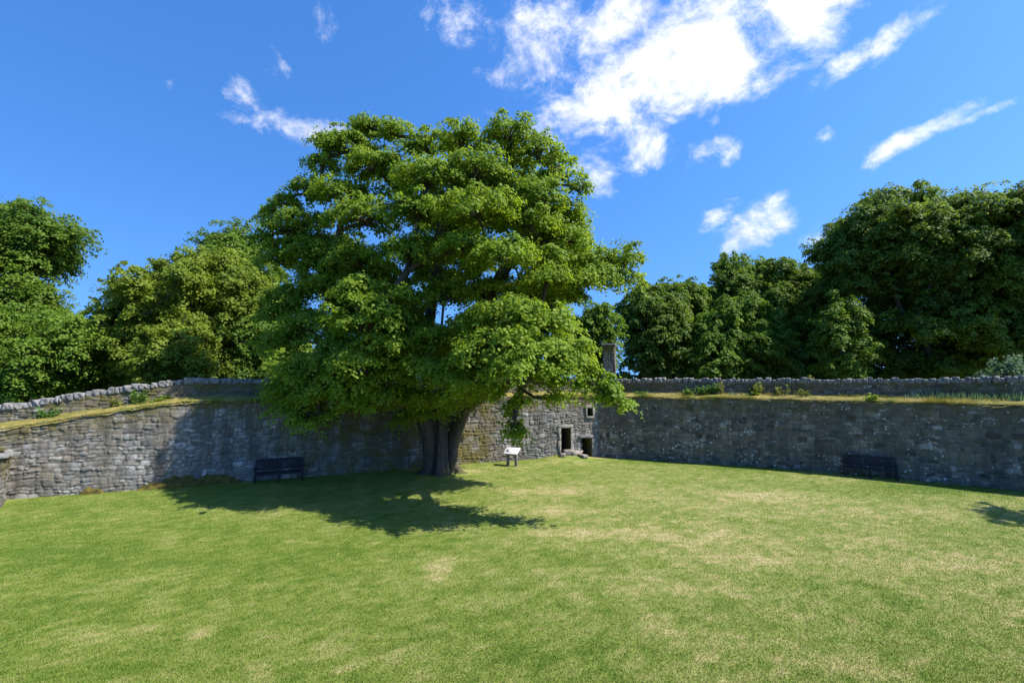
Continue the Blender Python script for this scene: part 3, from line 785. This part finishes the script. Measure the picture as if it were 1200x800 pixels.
# ---- the big sycamore: boughs placed after the photo, each at its own depth
def clump(px, py, Y, w, h, depth=None):
    x, _, z = at(px, py, Y); rx = w * Y / F; rz = h * Y / F
    return (x, Y, z - rz * .35, rx * 1.03, (depth or rx), rz * 1.18)
BIG = [(410, 168, 21.2, 33, 15), (436, 146, 21, 26, 7), (468, 152, 20.5, 20, 12), (378, 188, 21.3, 20, 12), (505, 168, 20, 34, 20), (540, 158, 18.5, 28, 17), (597, 152, 18.5, 34, 18),
       (632, 172, 18.5, 28, 22), (652, 202, 18.5, 22, 22), (680, 218, 19, 14, 12), (630, 225, 18, 36, 24), (560, 195, 17.8, 42, 22), (500, 205, 17.5, 44, 22), (440, 192, 20.2, 42, 15),
       (362, 218, 21.2, 24, 13), (333, 235, 21.5, 17, 8), (400, 222, 20.3, 36, 17), (332, 262, 21.5, 22, 15), (352, 258, 21, 32, 16), (430, 250, 19.2, 42, 20), (490, 245, 17.3, 40, 18),
       (560, 243, 16.4, 52, 17), (620, 255, 17.2, 30, 17), (330, 300, 21.3, 24, 14), (370, 292, 21, 38, 18), (420, 300, 19.2, 38, 22), (480, 292, 17.5, 40, 20), (540, 285, 17, 40, 14),
       (588, 296, 16.2, 42, 13), (640, 300, 18, 26, 16), (668, 275, 18.5, 22, 13), (692, 302, 18.8, 30, 16), (730, 302, 19, 22, 17), (738, 325, 19, 14, 8), (690, 325, 18.5, 32, 10), (640, 325, 17.5, 30, 12),
       (420, 338, 17, 34, 16), (455, 346, 16.8, 30, 20), (432, 372, 16.8, 46, 18), (340, 345, 21, 28, 18), (345, 390, 21, 30, 20), (338, 430, 18, 28, 22), (380, 428, 18, 38, 22), (420, 418, 16.9, 38, 18),
       (450, 398, 17, 32, 16), (458, 436, 17.6, 26, 12), (350, 468, 18.6, 32, 18), (384, 486, 18.6, 18, 9), (412, 466, 17.4, 20, 11), (520, 340, 18, 36, 22), (510, 392, 17.5, 34, 18), (500, 428, 17, 36, 16),
       (540, 435, 16.5, 40, 16), (560, 372, 16.1, 32, 15), (600, 362, 15.5, 44, 18), (640, 376, 15.5, 40, 18), (592, 398, 15.1, 46, 18), (650, 405, 15, 40, 18), (560, 418, 15.5, 42, 18), (612, 428, 14.5, 46, 16),
       (666, 424, 14.5, 30, 13), (698, 446, 14.5, 22, 10), (716, 458, 14.5, 15, 11), (722, 468, 14.5, 10, 9), (640, 442, 15, 18, 7), (555, 450, 16, 28, 8), (606, 468, 15.8, 13, 10), (600, 488, 15.9, 12, 12), (603, 505, 15.9, 8, 7), (655, 464, 15.5, 9, 5),
       (478, 486, 21, 16, 9), (515, 470, 19.5, 24, 9), (470, 466, 19.5, 24, 10), (505, 480, 20.5, 18, 8), (535, 462, 18, 26, 8), (448, 460, 18, 26, 10), (570, 455, 17, 20, 6), (480, 462, 18, 20, 8),
       (330, 365, 21, 28, 20), (325, 405, 20, 26, 20), (365, 375, 19.5, 34, 20), (395, 400, 18.5, 34, 20), (372, 455, 18.2, 34, 16), (405, 445, 17.6, 34, 16), (340, 450, 19, 30, 20), (355, 488, 18.4, 20, 10), (430, 470, 18.2, 20, 8),
       (395, 330, 20.5, 36, 20), (450, 320, 20.5, 36, 20), (470, 370, 20.5, 36, 22), (540, 330, 20.8, 36, 22), (580, 335, 20, 34, 18), (470, 415, 19.5, 34, 18), (530, 400, 20, 34, 18), (660, 250, 19, 18, 12), (700, 320, 18.4, 24, 12),
       (575, 215, 20, 36, 22), (470, 205, 20.5, 36, 20), (520, 250, 20.5, 40, 20), (600, 190, 20, 30, 18), (385, 165, 21.2, 20, 10), (655, 185, 19.2, 16, 18), (350, 285, 21.6, 30, 18), (315, 250, 21.8, 12, 12), (312, 280, 21.8, 14, 10)]
clumps = [clump(*b) for b in BIG]
rgb = np.random.default_rng(99)
while len(clumps) < len(BIG) + 62:                      # the far side of the crown
    u = rgb.normal(size=3); u /= np.linalg.norm(u); u *= rgb.uniform(.5, 1) ** .5
    p = np.array([-3.0, 21.6, 10.0]) + u * [6.6, 4.6, 4.6]
    if p[1] < 19.6 or (p[0] < -5.5 and p[1] < 21.3): continue
    pr = np.array([p[0] / p[1]]) * F + 600
    r = rgb.uniform(1.0, 1.7); clumps.append((p[0], p[1], p[2], r, r, r * .45))
TB = np.array([-3.5, 22.6, 0.0])
def A3(px, py, Y): return np.array(at(px, py, Y))
stems = [[TB + [-.15, 0, .0], TB + [-.2, 0, 1.5], A3(505, 478, 22.3), A3(500, 430, 21.8), A3(502, 385, 21.2), A3(508, 340, 20.8), A3(512, 300, 20.4), A3(518, 262, 20.0), A3(530, 225, 19.8)],
         [TB + [.55, -.1, .0], TB + [.62, -.15, 1.6], A3(545, 478, 21.6), A3(566, 462, 20.2), A3(590, 452, 18.6), A3(618, 440, 16.6), A3(650, 436, 15.4)],
         [A3(618, 440, 16.6), A3(611, 456, 16.2), A3(605, 474, 15.9), A3(603, 492, 15.9)],
         [TB + [-.45, -.2, .0], TB + [-.5, -.3, 1.7], A3(490, 470, 21.4), A3(470, 440, 20.0), A3(445, 410, 18.4), A3(425, 385, 17.2)],
         [TB + [.25, .1, .0], TB + [.3, .1, 1.7], A3(528, 465, 22.2), A3(548, 400, 21.4), A3(570, 350, 20.6), A3(595, 310, 19.8), A3(618, 268, 19.2)],
         [TB + [-.3, .3, .0], TB + [-.35, .3, 2.0], A3(485, 455, 22.8), A3(455, 400, 22.0), A3(420, 340, 21.2), A3(395, 290, 20.4)]]
def big_trunk(mb):
    # fluted, buttressed bole: lobed rings from the roots up to the fork
    nz, k = 26, 48
    th = np.linspace(0, 2 * np.pi, k, endpoint=False); V = []
    for i in range(nz):
        z = -.15 + 3.3 * i / (nz - 1); t = max(z, 0) / 3.15
        r = .54 + .40 * math.exp(-max(z, 0) / .30) - .10 * t + .06 * max(0, t - .6) / .4
        lob = .13 * np.cos(5 * th + .7 + .5 * t) + .10 * np.cos(9 * th + 2 + .8 * t) + .06 * np.cos(15 * th + 1.1 - .6 * t)
        lob = lob * (1 + .9 * math.exp(-max(z, 0) / .4)) + .10 * (fbm(th * 6, np.full(k, z * 3), 8, 3) - .5)
        x = TB[0] + .02 + (r * (1 + lob)) * np.cos(th) * 1.16 + .10 * t; y = TB[1] + (r * (1 + lob)) * np.sin(th) * .95 - .1 * t
        V.append(np.stack([x, y, np.full(k, z)], 1))
    Fs = [(i * k + j, i * k + (j + 1) % k, (i + 1) * k + (j + 1) % k, (i + 1) * k + j) for i in range(nz - 1) for j in range(k)]
    Fs.append(tuple(range((nz - 1) * k, nz * k)))
    mb.add(np.concatenate(V), Fs)
make_tree('huge spreading sycamore with layered bright green crown and fluted trunk standing on the lawn', TB, clumps, M_LEAF, M_BARK, 41, stems=stems,
          trunk_r=.36, fork=2.9, leaf=.115, sub_r=.42, sub_per=54, leaves_per=125, flat=.34, loose=.42, low=-.25, name='sycamore_tree', trunk_custom=big_trunk)

# ---- woodland beyond the walls
def crown_clumps(px0, px1, ytop, ybot, Y, n, seed, r_rel=.27, dome=.5, flatc=.55, depth=.8):
    """clumps filling a crown whose outline was seen between these limits at this distance"""
    rg = np.random.default_rng(seed)
    x0 = at(px0, 400, Y)[0]; x1 = at(px1, 400, Y)[0]; z1 = at(600, ytop, Y)[2]; z0 = at(600, ybot, Y)[2]
    cx, cz = (x0 + x1) / 2, (z0 + z1) / 2; rx, rz = (x1 - x0) / 2, (z1 - z0) / 2
    out = []
    for i in range(n):
        u = rg.normal(size=3); u /= np.linalg.norm(u); q = rg.uniform(.25, 1) ** .45
        w = 1 - .25 * max(0, -u[2])
        r = rx * r_rel * rg.uniform(.65, 1.35)
        k = max(.3, 1 - r_rel * .75)
        out.append((cx + u[0] * q * rx * k * w, Y + u[1] * q * rx * k * depth, cz + u[2] * q * rz * k, r, r, r * flatc))
    return out, cx
WOOD = [  # label, extents (several lobes), distance, material, clumps, seed
 ('dark layered tree filling the far left edge above the wall', [(-80, 86, 237, 322, 26, 34), (-70, 66, 318, 385, 25, 22)], M_LEAF_MID, 1, .24, .22),
 ('low bright green tree crouching beneath the dark layered tree at far left', [(-60, 122, 362, 468, 23.5, 40)], M_LEAF_LIME, 2, .24, .30),
 ('yellowish green round-topped tree behind the left wall', [(138, 318, 286, 420, 27, 44), (100, 215, 342, 450, 26, 22)], M_LEAF_YEL, 3, .2, .35),
 ('dark green tree peeping over the yellowish tree beside the sycamore', [(215, 335, 256, 400, 32, 30)], M_LEAF_MID, 4, .26, .25),
 ('bright yellow-green bush leaning over the left wall', [(135, 262, 382, 452, 24.5, 28)], M_LEAF_YEL, 5, .26, .4),
 ('dark green tree between yellow bush and sycamore behind wall', [(235, 345, 360, 455, 27.5, 26)], M_LEAF_MID, 6, .26, .4),
 ('small yellow-green tree behind the chimney stack', [(660, 732, 352, 450, 33, 22)], M_LEAF_LIME, 7, .3, .5),
 ('dark bluish green tree right of the chimney stack', [(716, 818, 322, 455, 37, 40)], M_LEAF_DARK, 8, .25, .5),
 ('light green domed tree with its lower crown bulging over the right wall', [(806, 922, 344, 455, 36, 34), (800, 872, 382, 452, 34, 14)], M_LEAF_LIME, 9, .24, .55),
 ('tall mid-green tree rising behind the light domed tree', [(796, 968, 298, 440, 43, 44)], M_LEAF_MID, 10, .2, .5),
 ('great dark tree with spreading tiers, tallest mass behind right wall', [(962, 1192, 220, 380, 33, 66), (1010, 1200, 330, 455, 32, 36), (985, 1060, 255, 330, 32, 12)], M_LEAF_DARK, 11, .17, .35),
 ('tall tree cut by the right edge of the picture', [(1152, 1330, 200, 450, 29, 60)], M_LEAF_DARK, 12, .2, .45),
 ('slim feathery tree with pale stem in front of dark woods', [(955, 1022, 345, 455, 30, 24)], M_LEAF_MID, 13, .3, .6),
 ('dark tree in the gap left of the tiered tree', [(905, 1012, 308, 455, 40, 34)], M_LEAF_DARK, 14, .25, .5),
 ('dark green tree filling the gap between the bluish tree and the domed tree', [(752, 842, 312, 450, 41, 26)], M_LEAF_MID, 16, .24, .4),
 ('mid-green tree standing behind the slim feathery tree', [(900, 1005, 296, 450, 42, 34)], M_LEAF_MID, 17, .24, .4),
 ('pale-leaved low shrub spilling over the wall at right edge', [(1150, 1235, 434, 458, 24, 12)], M_IRIS, 15, .25, .5),
]
for (lab, lobes, lm, sd, rr, fl) in WOOD:
    cs = []; 
    for k, (a0, a1, yt, yb, Y, n) in enumerate(lobes):
        c, cx = crown_clumps(a0, a1, yt, yb, Y, int(n * 2.0), sd * 10 + k, rr * .92, flatc=fl * 1.5); cs += c
        if k == 0: bx, bY, wid_ = cx, Y, (a1 - a0) * Y / F
    ys = np.array(cs)
    low = ys[:, 2].min()
    small = wid_ < 5
    kf = float(np.mean(np.sqrt(ys[:, 3] * ys[:, 4])))
    lf = .125 + .003 * (bY - 22)
    make_tree(lab, (bx, bY, -.3), cs, lm, M_BARK2, 500 + sd, trunk_r=.10 + .018 * wid_, fork=max(1.2, min(3.5, low - .5)), leaf=lf, sub_r=.46 if kf > .8 else .38,
              sub_per=60, leaves_per=74, loose=1.6, name='shrub' if 'bush' in lab or 'shrub' in lab else 'broadleaf_tree', cat='shrub' if 'bush' in lab or 'shrub' in lab else 'tree',
              group=None, flat=.4, twig_r=.015)
# dense dark understorey closing the view beneath the crowns
under = [(-75, 60, 400, 560, 28.5, 26), (60, 240, 385, 560, 31, 34), (230, 420, 380, 560, 31, 28), (420, 600, 380, 560, 34, 18), (600, 760, 385, 560, 38, 22), (730, 900, 365, 560, 41, 40), (880, 1060, 350, 560, 39, 44), (1040, 1300, 330, 560, 35.5, 54)]
ulabs = ['dark thicket under the trees at the far left', 'dark thicket beneath the yellowish tree left of the sycamore', 'dark thicket just left of the sycamore behind the wall', 'shaded thicket hidden behind the sycamore bole', 'shaded thicket behind the chimney stack',
         'dark thicket under the light domed tree', 'dark thicket in the woods behind the slim feathery tree', 'dark thicket under the great tiered tree at right']
for k, u in enumerate(under):
    c, cx = crown_clumps(*u, 900 + k, .22, flatc=.6, depth=.35)
    make_tree(ulabs[k], (cx, u[4], -.3), c, M_LEAF_DARK, M_BARK2, 950 + k, trunk_r=.12, fork=.8, leaf=.26, sub_r=.7, sub_per=26, leaves_per=70, name='thicket', cat='thicket', group='thickets closing the view under the trees')
for k, (p0, p1, Y) in enumerate([(a, a + 120, 26.5) for a in range(60, 420, 80)] + [(a, a + 120, 37 - (a - 690) * .012) for a in range(690, 1230, 80)]):
    c, cx = crown_clumps(p0, p1, 412, 530, Y, 26, 1300 + k, .2, flatc=.7, depth=.3)
    make_tree('low dark shrub filling a gap just behind the wall under the trees', (cx, Y, -.3), c, M_LEAF_DARK, M_BARK2, 1350 + k, trunk_r=.08, fork=.6, leaf=.22, sub_r=.55, sub_per=34, leaves_per=60, name='shrub', cat='shrub', group='low shrubs close behind the walls')
# the tree whose shadow falls on the lawn at the right edge
c = [(p[0], p[1], p[2], .9, .9, .5) for p in [(24.6, 13.7, 10.4), (25.6, 14.1, 10.2), (24.3, 13.0, 9.7), (28.5, 14.0, 10.8), (26.6, 12.8, 9.6), (29, 15.2, 10.4), (30, 14.4, 9.2), (28, 15.5, 8.8)]]
make_tree('tree standing beyond the right wall that shades the lawn', (28.6, 15.6, -.3), c, M_LEAF_MID, M_BARK2, 77, trunk_r=.25, fork=5, leaf=.2, sub_r=.5, sub_per=22, leaves_per=80)

# ------------------------------------------------------------------ plants on the wall walks
def plant(kind, loc, h, w, label, seed, group=None, mat=None):
    rg = np.random.default_rng(seed); root = empty({'strap': 'strap_leaved_plant', 'bushy': 'leafy_weed', 'stalk': 'tall_weed'}[kind], loc, label, 'plant', group)
    if kind == 'strap':
        n = 32; a = rg.uniform(0, 2 * np.pi, n); r = rg.random(n) ** .6 * w * .5; x, y = r * np.cos(a), r * np.sin(a)
        L_ = h * rg.uniform(.6, 1.1, n); lx = np.cos(a) * L_ * .35 * rg.random(n); ly = np.sin(a) * L_ * .35 * rg.random(n); wd = rg.uniform(.018, .034, n)
        t = rg.uniform(0, np.pi, n); dx, dy = np.cos(t) * wd, np.sin(t) * wd
        z0 = np.full(n, -.03)
        V = np.stack([np.stack([x - dx, y - dy, z0], 1), np.stack([x + dx, y + dy, z0], 1), np.stack([x + lx * .4 + dx * .9, y + ly * .4 + dy * .9, L_ * .6], 1), np.stack([x + lx * .4 - dx * .9, y + ly * .4 - dy * .9, L_ * .6], 1), np.stack([x + lx, y + ly, L_], 1)], 1).reshape(-1, 3)
        i = np.arange(n) * 5
        npmesh('leaves', V, [np.stack([i, i + 1, i + 2, i + 3], 1), np.stack([i + 3, i + 2, i + 4], 1)], mat or M_IRIS, root, False, {'tint': np.repeat(rg.random(n), 5)})
    else:
        ns = 14 if kind == 'bushy' else 9
        a = rg.uniform(0, 2 * np.pi, ns); sp = w * .5 * rg.random(ns) ** .5
        A = np.stack([np.cos(a) * sp * .3, np.sin(a) * sp * .3, np.full(ns, -.04)], 1); B = np.stack([np.cos(a) * sp, np.sin(a) * sp, h * rg.uniform(.55, 1.0, ns)], 1)
        V, Fq = twig_prisms(A, (A + B) / 2 + [0, 0, .05], B, np.full(ns, .012)); npmesh('stems', V, Fq, M_POST if kind == 'stalk' else M_WEED, root, True, {'tint': np.full(len(V), .5)})
        n = 300 if kind == 'bushy' else 130
        k = rg.integers(0, ns, n); t = rg.uniform(.2 if kind == 'bushy' else .45, 1.05, n)[:, None]
        C = A[k] * (1 - t) + B[k] * t + rg.normal(0, .07 if kind == 'bushy' else .05, (n, 3)); C[:, 2] = np.maximum(C[:, 2], .02)
        Nn_ = rg.normal(0, .5, (n, 3)) + [0, 0, .8]; Nn_ /= np.linalg.norm(Nn_, axis=1)[:, None]
        V, Fc, tn = leaf_cloud(C, Nn_, rg.uniform(.07, .15, n), rg.random(n), rg); npmesh('leaves', V, Fc, mat or M_WEED, root, False, {'tint': tn})
    return root
def on_walk(px, side, off):
    Q, N_, s, tf = (QL, NL, sL, topL) if side == 'L' else (QR, NR, sR, topR)
    Qo = Q - N_ * off
    g = Qo[:, 0] - (px - 600) / F / math.cos(PITCH) * Qo[:, 1]
    i = np.where(np.diff(np.sign(g)) != 0)[0][0]
    return (Qo[i, 0], Qo[i, 1], tf(s[i:i + 1])[0] + .02)
PL = [('bushy', 62, 'L', .8, .5, .8, 'low green weed on the sloping wall walk, nearest the left edge', None), ('bushy', 168, 'L', .85, .75, .8, 'rounded green bush against the left parapet where the slope levels', None),
      ('stalk', 140, 'L', .8, .55, .6, 'thin yellow-green weed left of the rounded bush on the left walk', M_YWEED), ('bushy', 190, 'L', .8, .35, .7, 'small low weed just right of the rounded bush', M_LEAF_YEL),
      ('bushy', 806, 'R', .7, .45, .7, 'low green weed leftmost on the right wall walk', None), ('bushy', 822, 'R', .75, .6, .75, 'green leafy weed in the middle of the group of three on the right walk', None),
      ('bushy', 834, 'R', .7, .7, .6, 'tallest green weed of the three close together on the right walk', None), ('stalk', 843, 'R', .8, .9, .6, 'rusty thin weed standing against the parapet beside the green weeds', M_YWEED),
      ('stalk', 885, 'R', .75, .85, .55, 'upright yellow-green shrub alone in the middle of the right walk', M_YWEED), ('bushy', 884, 'R', .7, .5, .6, 'yellowish leafy weed at the foot of the upright shrub', M_LEAF_YEL),
      ('stalk', 912, 'R', .7, .65, .9, 'sparse yellowish weed right of the upright shrub', M_YWEED), ('stalk', 936, 'R', .7, .6, .9, 'sparse yellowish weed furthest right before the bare stretch', M_YWEED),
      ('stalk', 950, 'R', 1.45, 1.35, .5, 'thin pale sapling poking above the parapet coping', M_YWEED), ('bushy', 750, 'R', .8, .3, .8, 'low weed beside the hanging sycamore bough at the corner', M_WEED), ('bushy', 1018, 'R', .1, .25, .5, 'small moss-green tuft on the lip of the right wall', M_LEAF_YEL)]
for k, (kd, px, sd, off, h, w, lab, mt) in enumerate(PL): plant(kd, on_walk(px, sd, off), h, w, lab, 2000 + k, None, mt)
for k, (px, h) in enumerate([(1062, .42), (1074, .5), (1092, .55), (1103, .6), (1114, .55), (1128, .6), (1139, .6), (1150, .55), (1164, .62), (1180, .66), (1190, .6), (858, .42), (870, .35), (752, .34), (765, .38)]):
    if px > 1000: lab, g = 'bluish green strap-leaved clump in the row on the right wall walk', 'strap-leaved clumps along the right wall walk'
    else: lab = {858: 'pale strap-leaved tuft just right of the rusty weed', 870: 'small pale strap-leaved tuft left of the upright shrub', 752: 'spiky tuft on the walk nearest the wall corner', 765: 'spiky tuft second from the wall corner on the right walk'}[px]; g = None
    plant('strap', on_walk(px, 'R', .75), h * .82, .6, lab, 2100 + k, g)

# ------------------------------------------------------------------ moss banks at the wall foot
def moss_bank(px0, px1, h, dpt, label, seed, kind='L', z0=0):
    s0, s1 = px_to_s(px0, QL, sL), px_to_s(px1, QL, sL); n, m = int((s1 - s0) / .05) + 3, 12
    ss = np.linspace(s0, s1, n); qx = np.interp(ss, sL, QL[:, 0]); qy = np.interp(ss, sL, QL[:, 1]); nx = np.interp(ss, sL, NL[:, 0]); ny = np.interp(ss, sL, NL[:, 1])
    t = np.linspace(0, 1, m)[None, :]; SS = np.repeat(ss[:, None], m, 1)
    env = (np.sin(np.linspace(0, np.pi, n)) ** .45)[:, None] * (.15 + 1.5 * fbm(SS * 2.3, t * 2 + 0 * SS, seed, 4))
    off = t * dpt * (.6 + .8 * fbm(SS * 1.1, SS * 0, seed + 1, 2)); z = z0 + lawn_z(qx[:, None] + nx[:, None] * off, qy[:, None] + ny[:, None] * off) + env * h * np.sqrt(np.clip(1 - t ** 2, 0, 1)) - .01 + .13 * env * (fbm(SS * 9, t * 6 + 0 * SS, seed + 2, 3) - .5)
    V = np.stack([qx[:, None] + nx[:, None] * off, qy[:, None] + ny[:, None] * off, z], -1).reshape(-1, 3)
    o = npmesh('moss_bank', V, grid_faces(n, m)[:, ::-1], M_MOSS, None, True); tag(o, label, 'moss'); 
moss_bank(172, 292, .40, .20, 'long mossy brown-green bank at the foot of the left wall half in tree shade', 31)
moss_bank(108, 136, .24, .18, 'small mossy hump at the wall foot left of the long bank', 32)
moss_bank(4, 24, .65, .35, 'mossy mound tucked between low wall and left wall', 33)

# ------------------------------------------------------------------ benches
def make_bench(label, loc, rz, L_=2.02):
    root = empty('garden_bench', loc, label, 'bench', 'dark slatted benches against the walls'); root.rotation_euler = (0, 0, rz)
    def part(name, boxes, bev=.006):
        mb = MB()
        for b in boxes: mb.box(*b)
        return mb.build(name, M_BENCH, root, bevel=bev)
    for sx in (-1, 1):
        part('leg', [((sx * (L_ / 2 - .04), -.24, .30), (.07, .07, .60))]); part('leg', [((sx * (L_ / 2 - .04), .24, .48), (.07, .06, .97))])
        part('armrest', [((sx * (L_ / 2 - .04), -.03, .63), (.09, .60, .04))])
    part('leg', [((0, -.24, .2), (.07, .06, .40))]); part('leg', [((0, .24, .2), (.07, .06, .40))])
    part('seat', [((0, -.25 + .1 * k, .43), (L_ - .15, .08, .03)) for k in range(5)] + [((0, -.27, .385), (L_ - .15, .04, .06)), ((0, .2, .385), (L_ - .15, .04, .06))])
    tl = np.array([[1, 0, 0], [0, 1, .12], [0, 0, 1]])
    part('backrest', [((0, .27, .955), (L_ - .15, .05, .09)), ((0, .235, .55), (L_ - .15, .045, .06))] + [((-L_ / 2 + .15 + k * (L_ - .30) / 20, .25, .75), (.05, .022, .36), 0, 0, tl) for k in range(21)])
    return root
ax = -10.86; ia = int(np.argmin(abs(QL[:, 0] - ax))); p = QL[ia] + NL[ia] * .48
bench = make_bench('dark slatted bench in the tree shade against the left wall', (p[0], p[1], lawn_z(p[0], p[1]) + 0), math.atan2(TL[ia][1], TL[ia][0]))
ib = int(np.argmin(abs(QR[:, 0] - 17.15))); p = QR[ib] + NR[ib] * .48
r2 = bench.copy(); COL.objects.link(r2); r2.location = (p[0], p[1], float(lawn_z(p[0], p[1]))); r2.rotation_euler = (0, 0, math.atan2(TR[ib][1], TR[ib][0])); r2['label'] = 'dark slatted bench in the shadow of the right wall'
for ch in list(bench.children):
    c = ch.copy(); COL.objects.link(c); c.parent = r2

# ------------------------------------------------------------------ information lectern
gx0, gy0 = ground_at(600, 545.5); zl = float(lawn_z(gx0, gy0))
root = empty('information_sign', (gx0, gy0, zl), 'white tilted information panel on two timber posts beside the back wall', 'sign'); root.rotation_euler = (0, 0, math.radians(-24))
for sx in (-1, 1):
    mb = MB(); mb.box((sx * .24, 0, .34), (.13, .13, .80)); mb.build('post', M_POST, root, bevel=.012)
ti = math.radians(28); tm = np.array([[1, 0, 0], [0, math.cos(ti), -math.sin(ti)], [0, math.sin(ti), math.cos(ti)]])
mb = MB(); mb.box((0, 0, .79), (.80, .56, .035), 0, 0, tm); pn = mb.build('panel', M_PANEL, root, bevel=.006)
mb = MB()
mb.box((-.14, .0 - .0101 * 0, .79), (.01, .01, .01), 0, 0, tm)
def onp(x, y): return (x, y * math.cos(ti) - .0195 * math.sin(ti), .79 + y * math.sin(ti) + .0195 * math.cos(ti))
mb = MB(); mb.box(onp(-.10, .02), (.42, .34, .004), 0, 0, tm); mb.build('printed_picture', M_PRINT, pn)
mb = MB(); mb.box((0, .13, .70), (.62, .05, .08)); mb.box((0, -.12, .60), (.62, .04, .07)); mb.build('rail', M_POST, root, bevel=.008)

# ------------------------------------------------------------------ boulders by the low doorway
for k, (px, py, e, lab) in enumerate([(666, 537, (.62, .42, .36), 'dark rounded boulder lying in front of the doorway'), (673, 536.5, (.8, .5, .30), 'brown flat boulder between the two doorways'), (659, 538, (.4, .3, .2), 'small stone left of the dark boulder by the doorway'), (682, 538, (.55, .35, .18), 'flat stone before the low doorway')]):
    x, y = ground_at(px, py); y -= .25; mb = MB(); z = float(lawn_z(x, y))
    rough_stone(mb, (0, 0, 0), e, k * .7, np.random.default_rng(60 + k)); o = mb.build('boulder', M_ROCK, None, True); o.location = (x, y, z + e[2] * .32); tag(o, lab, 'stone', 'stones by the doorways')

print('leaves', sum(LEAFN), LEAFN)
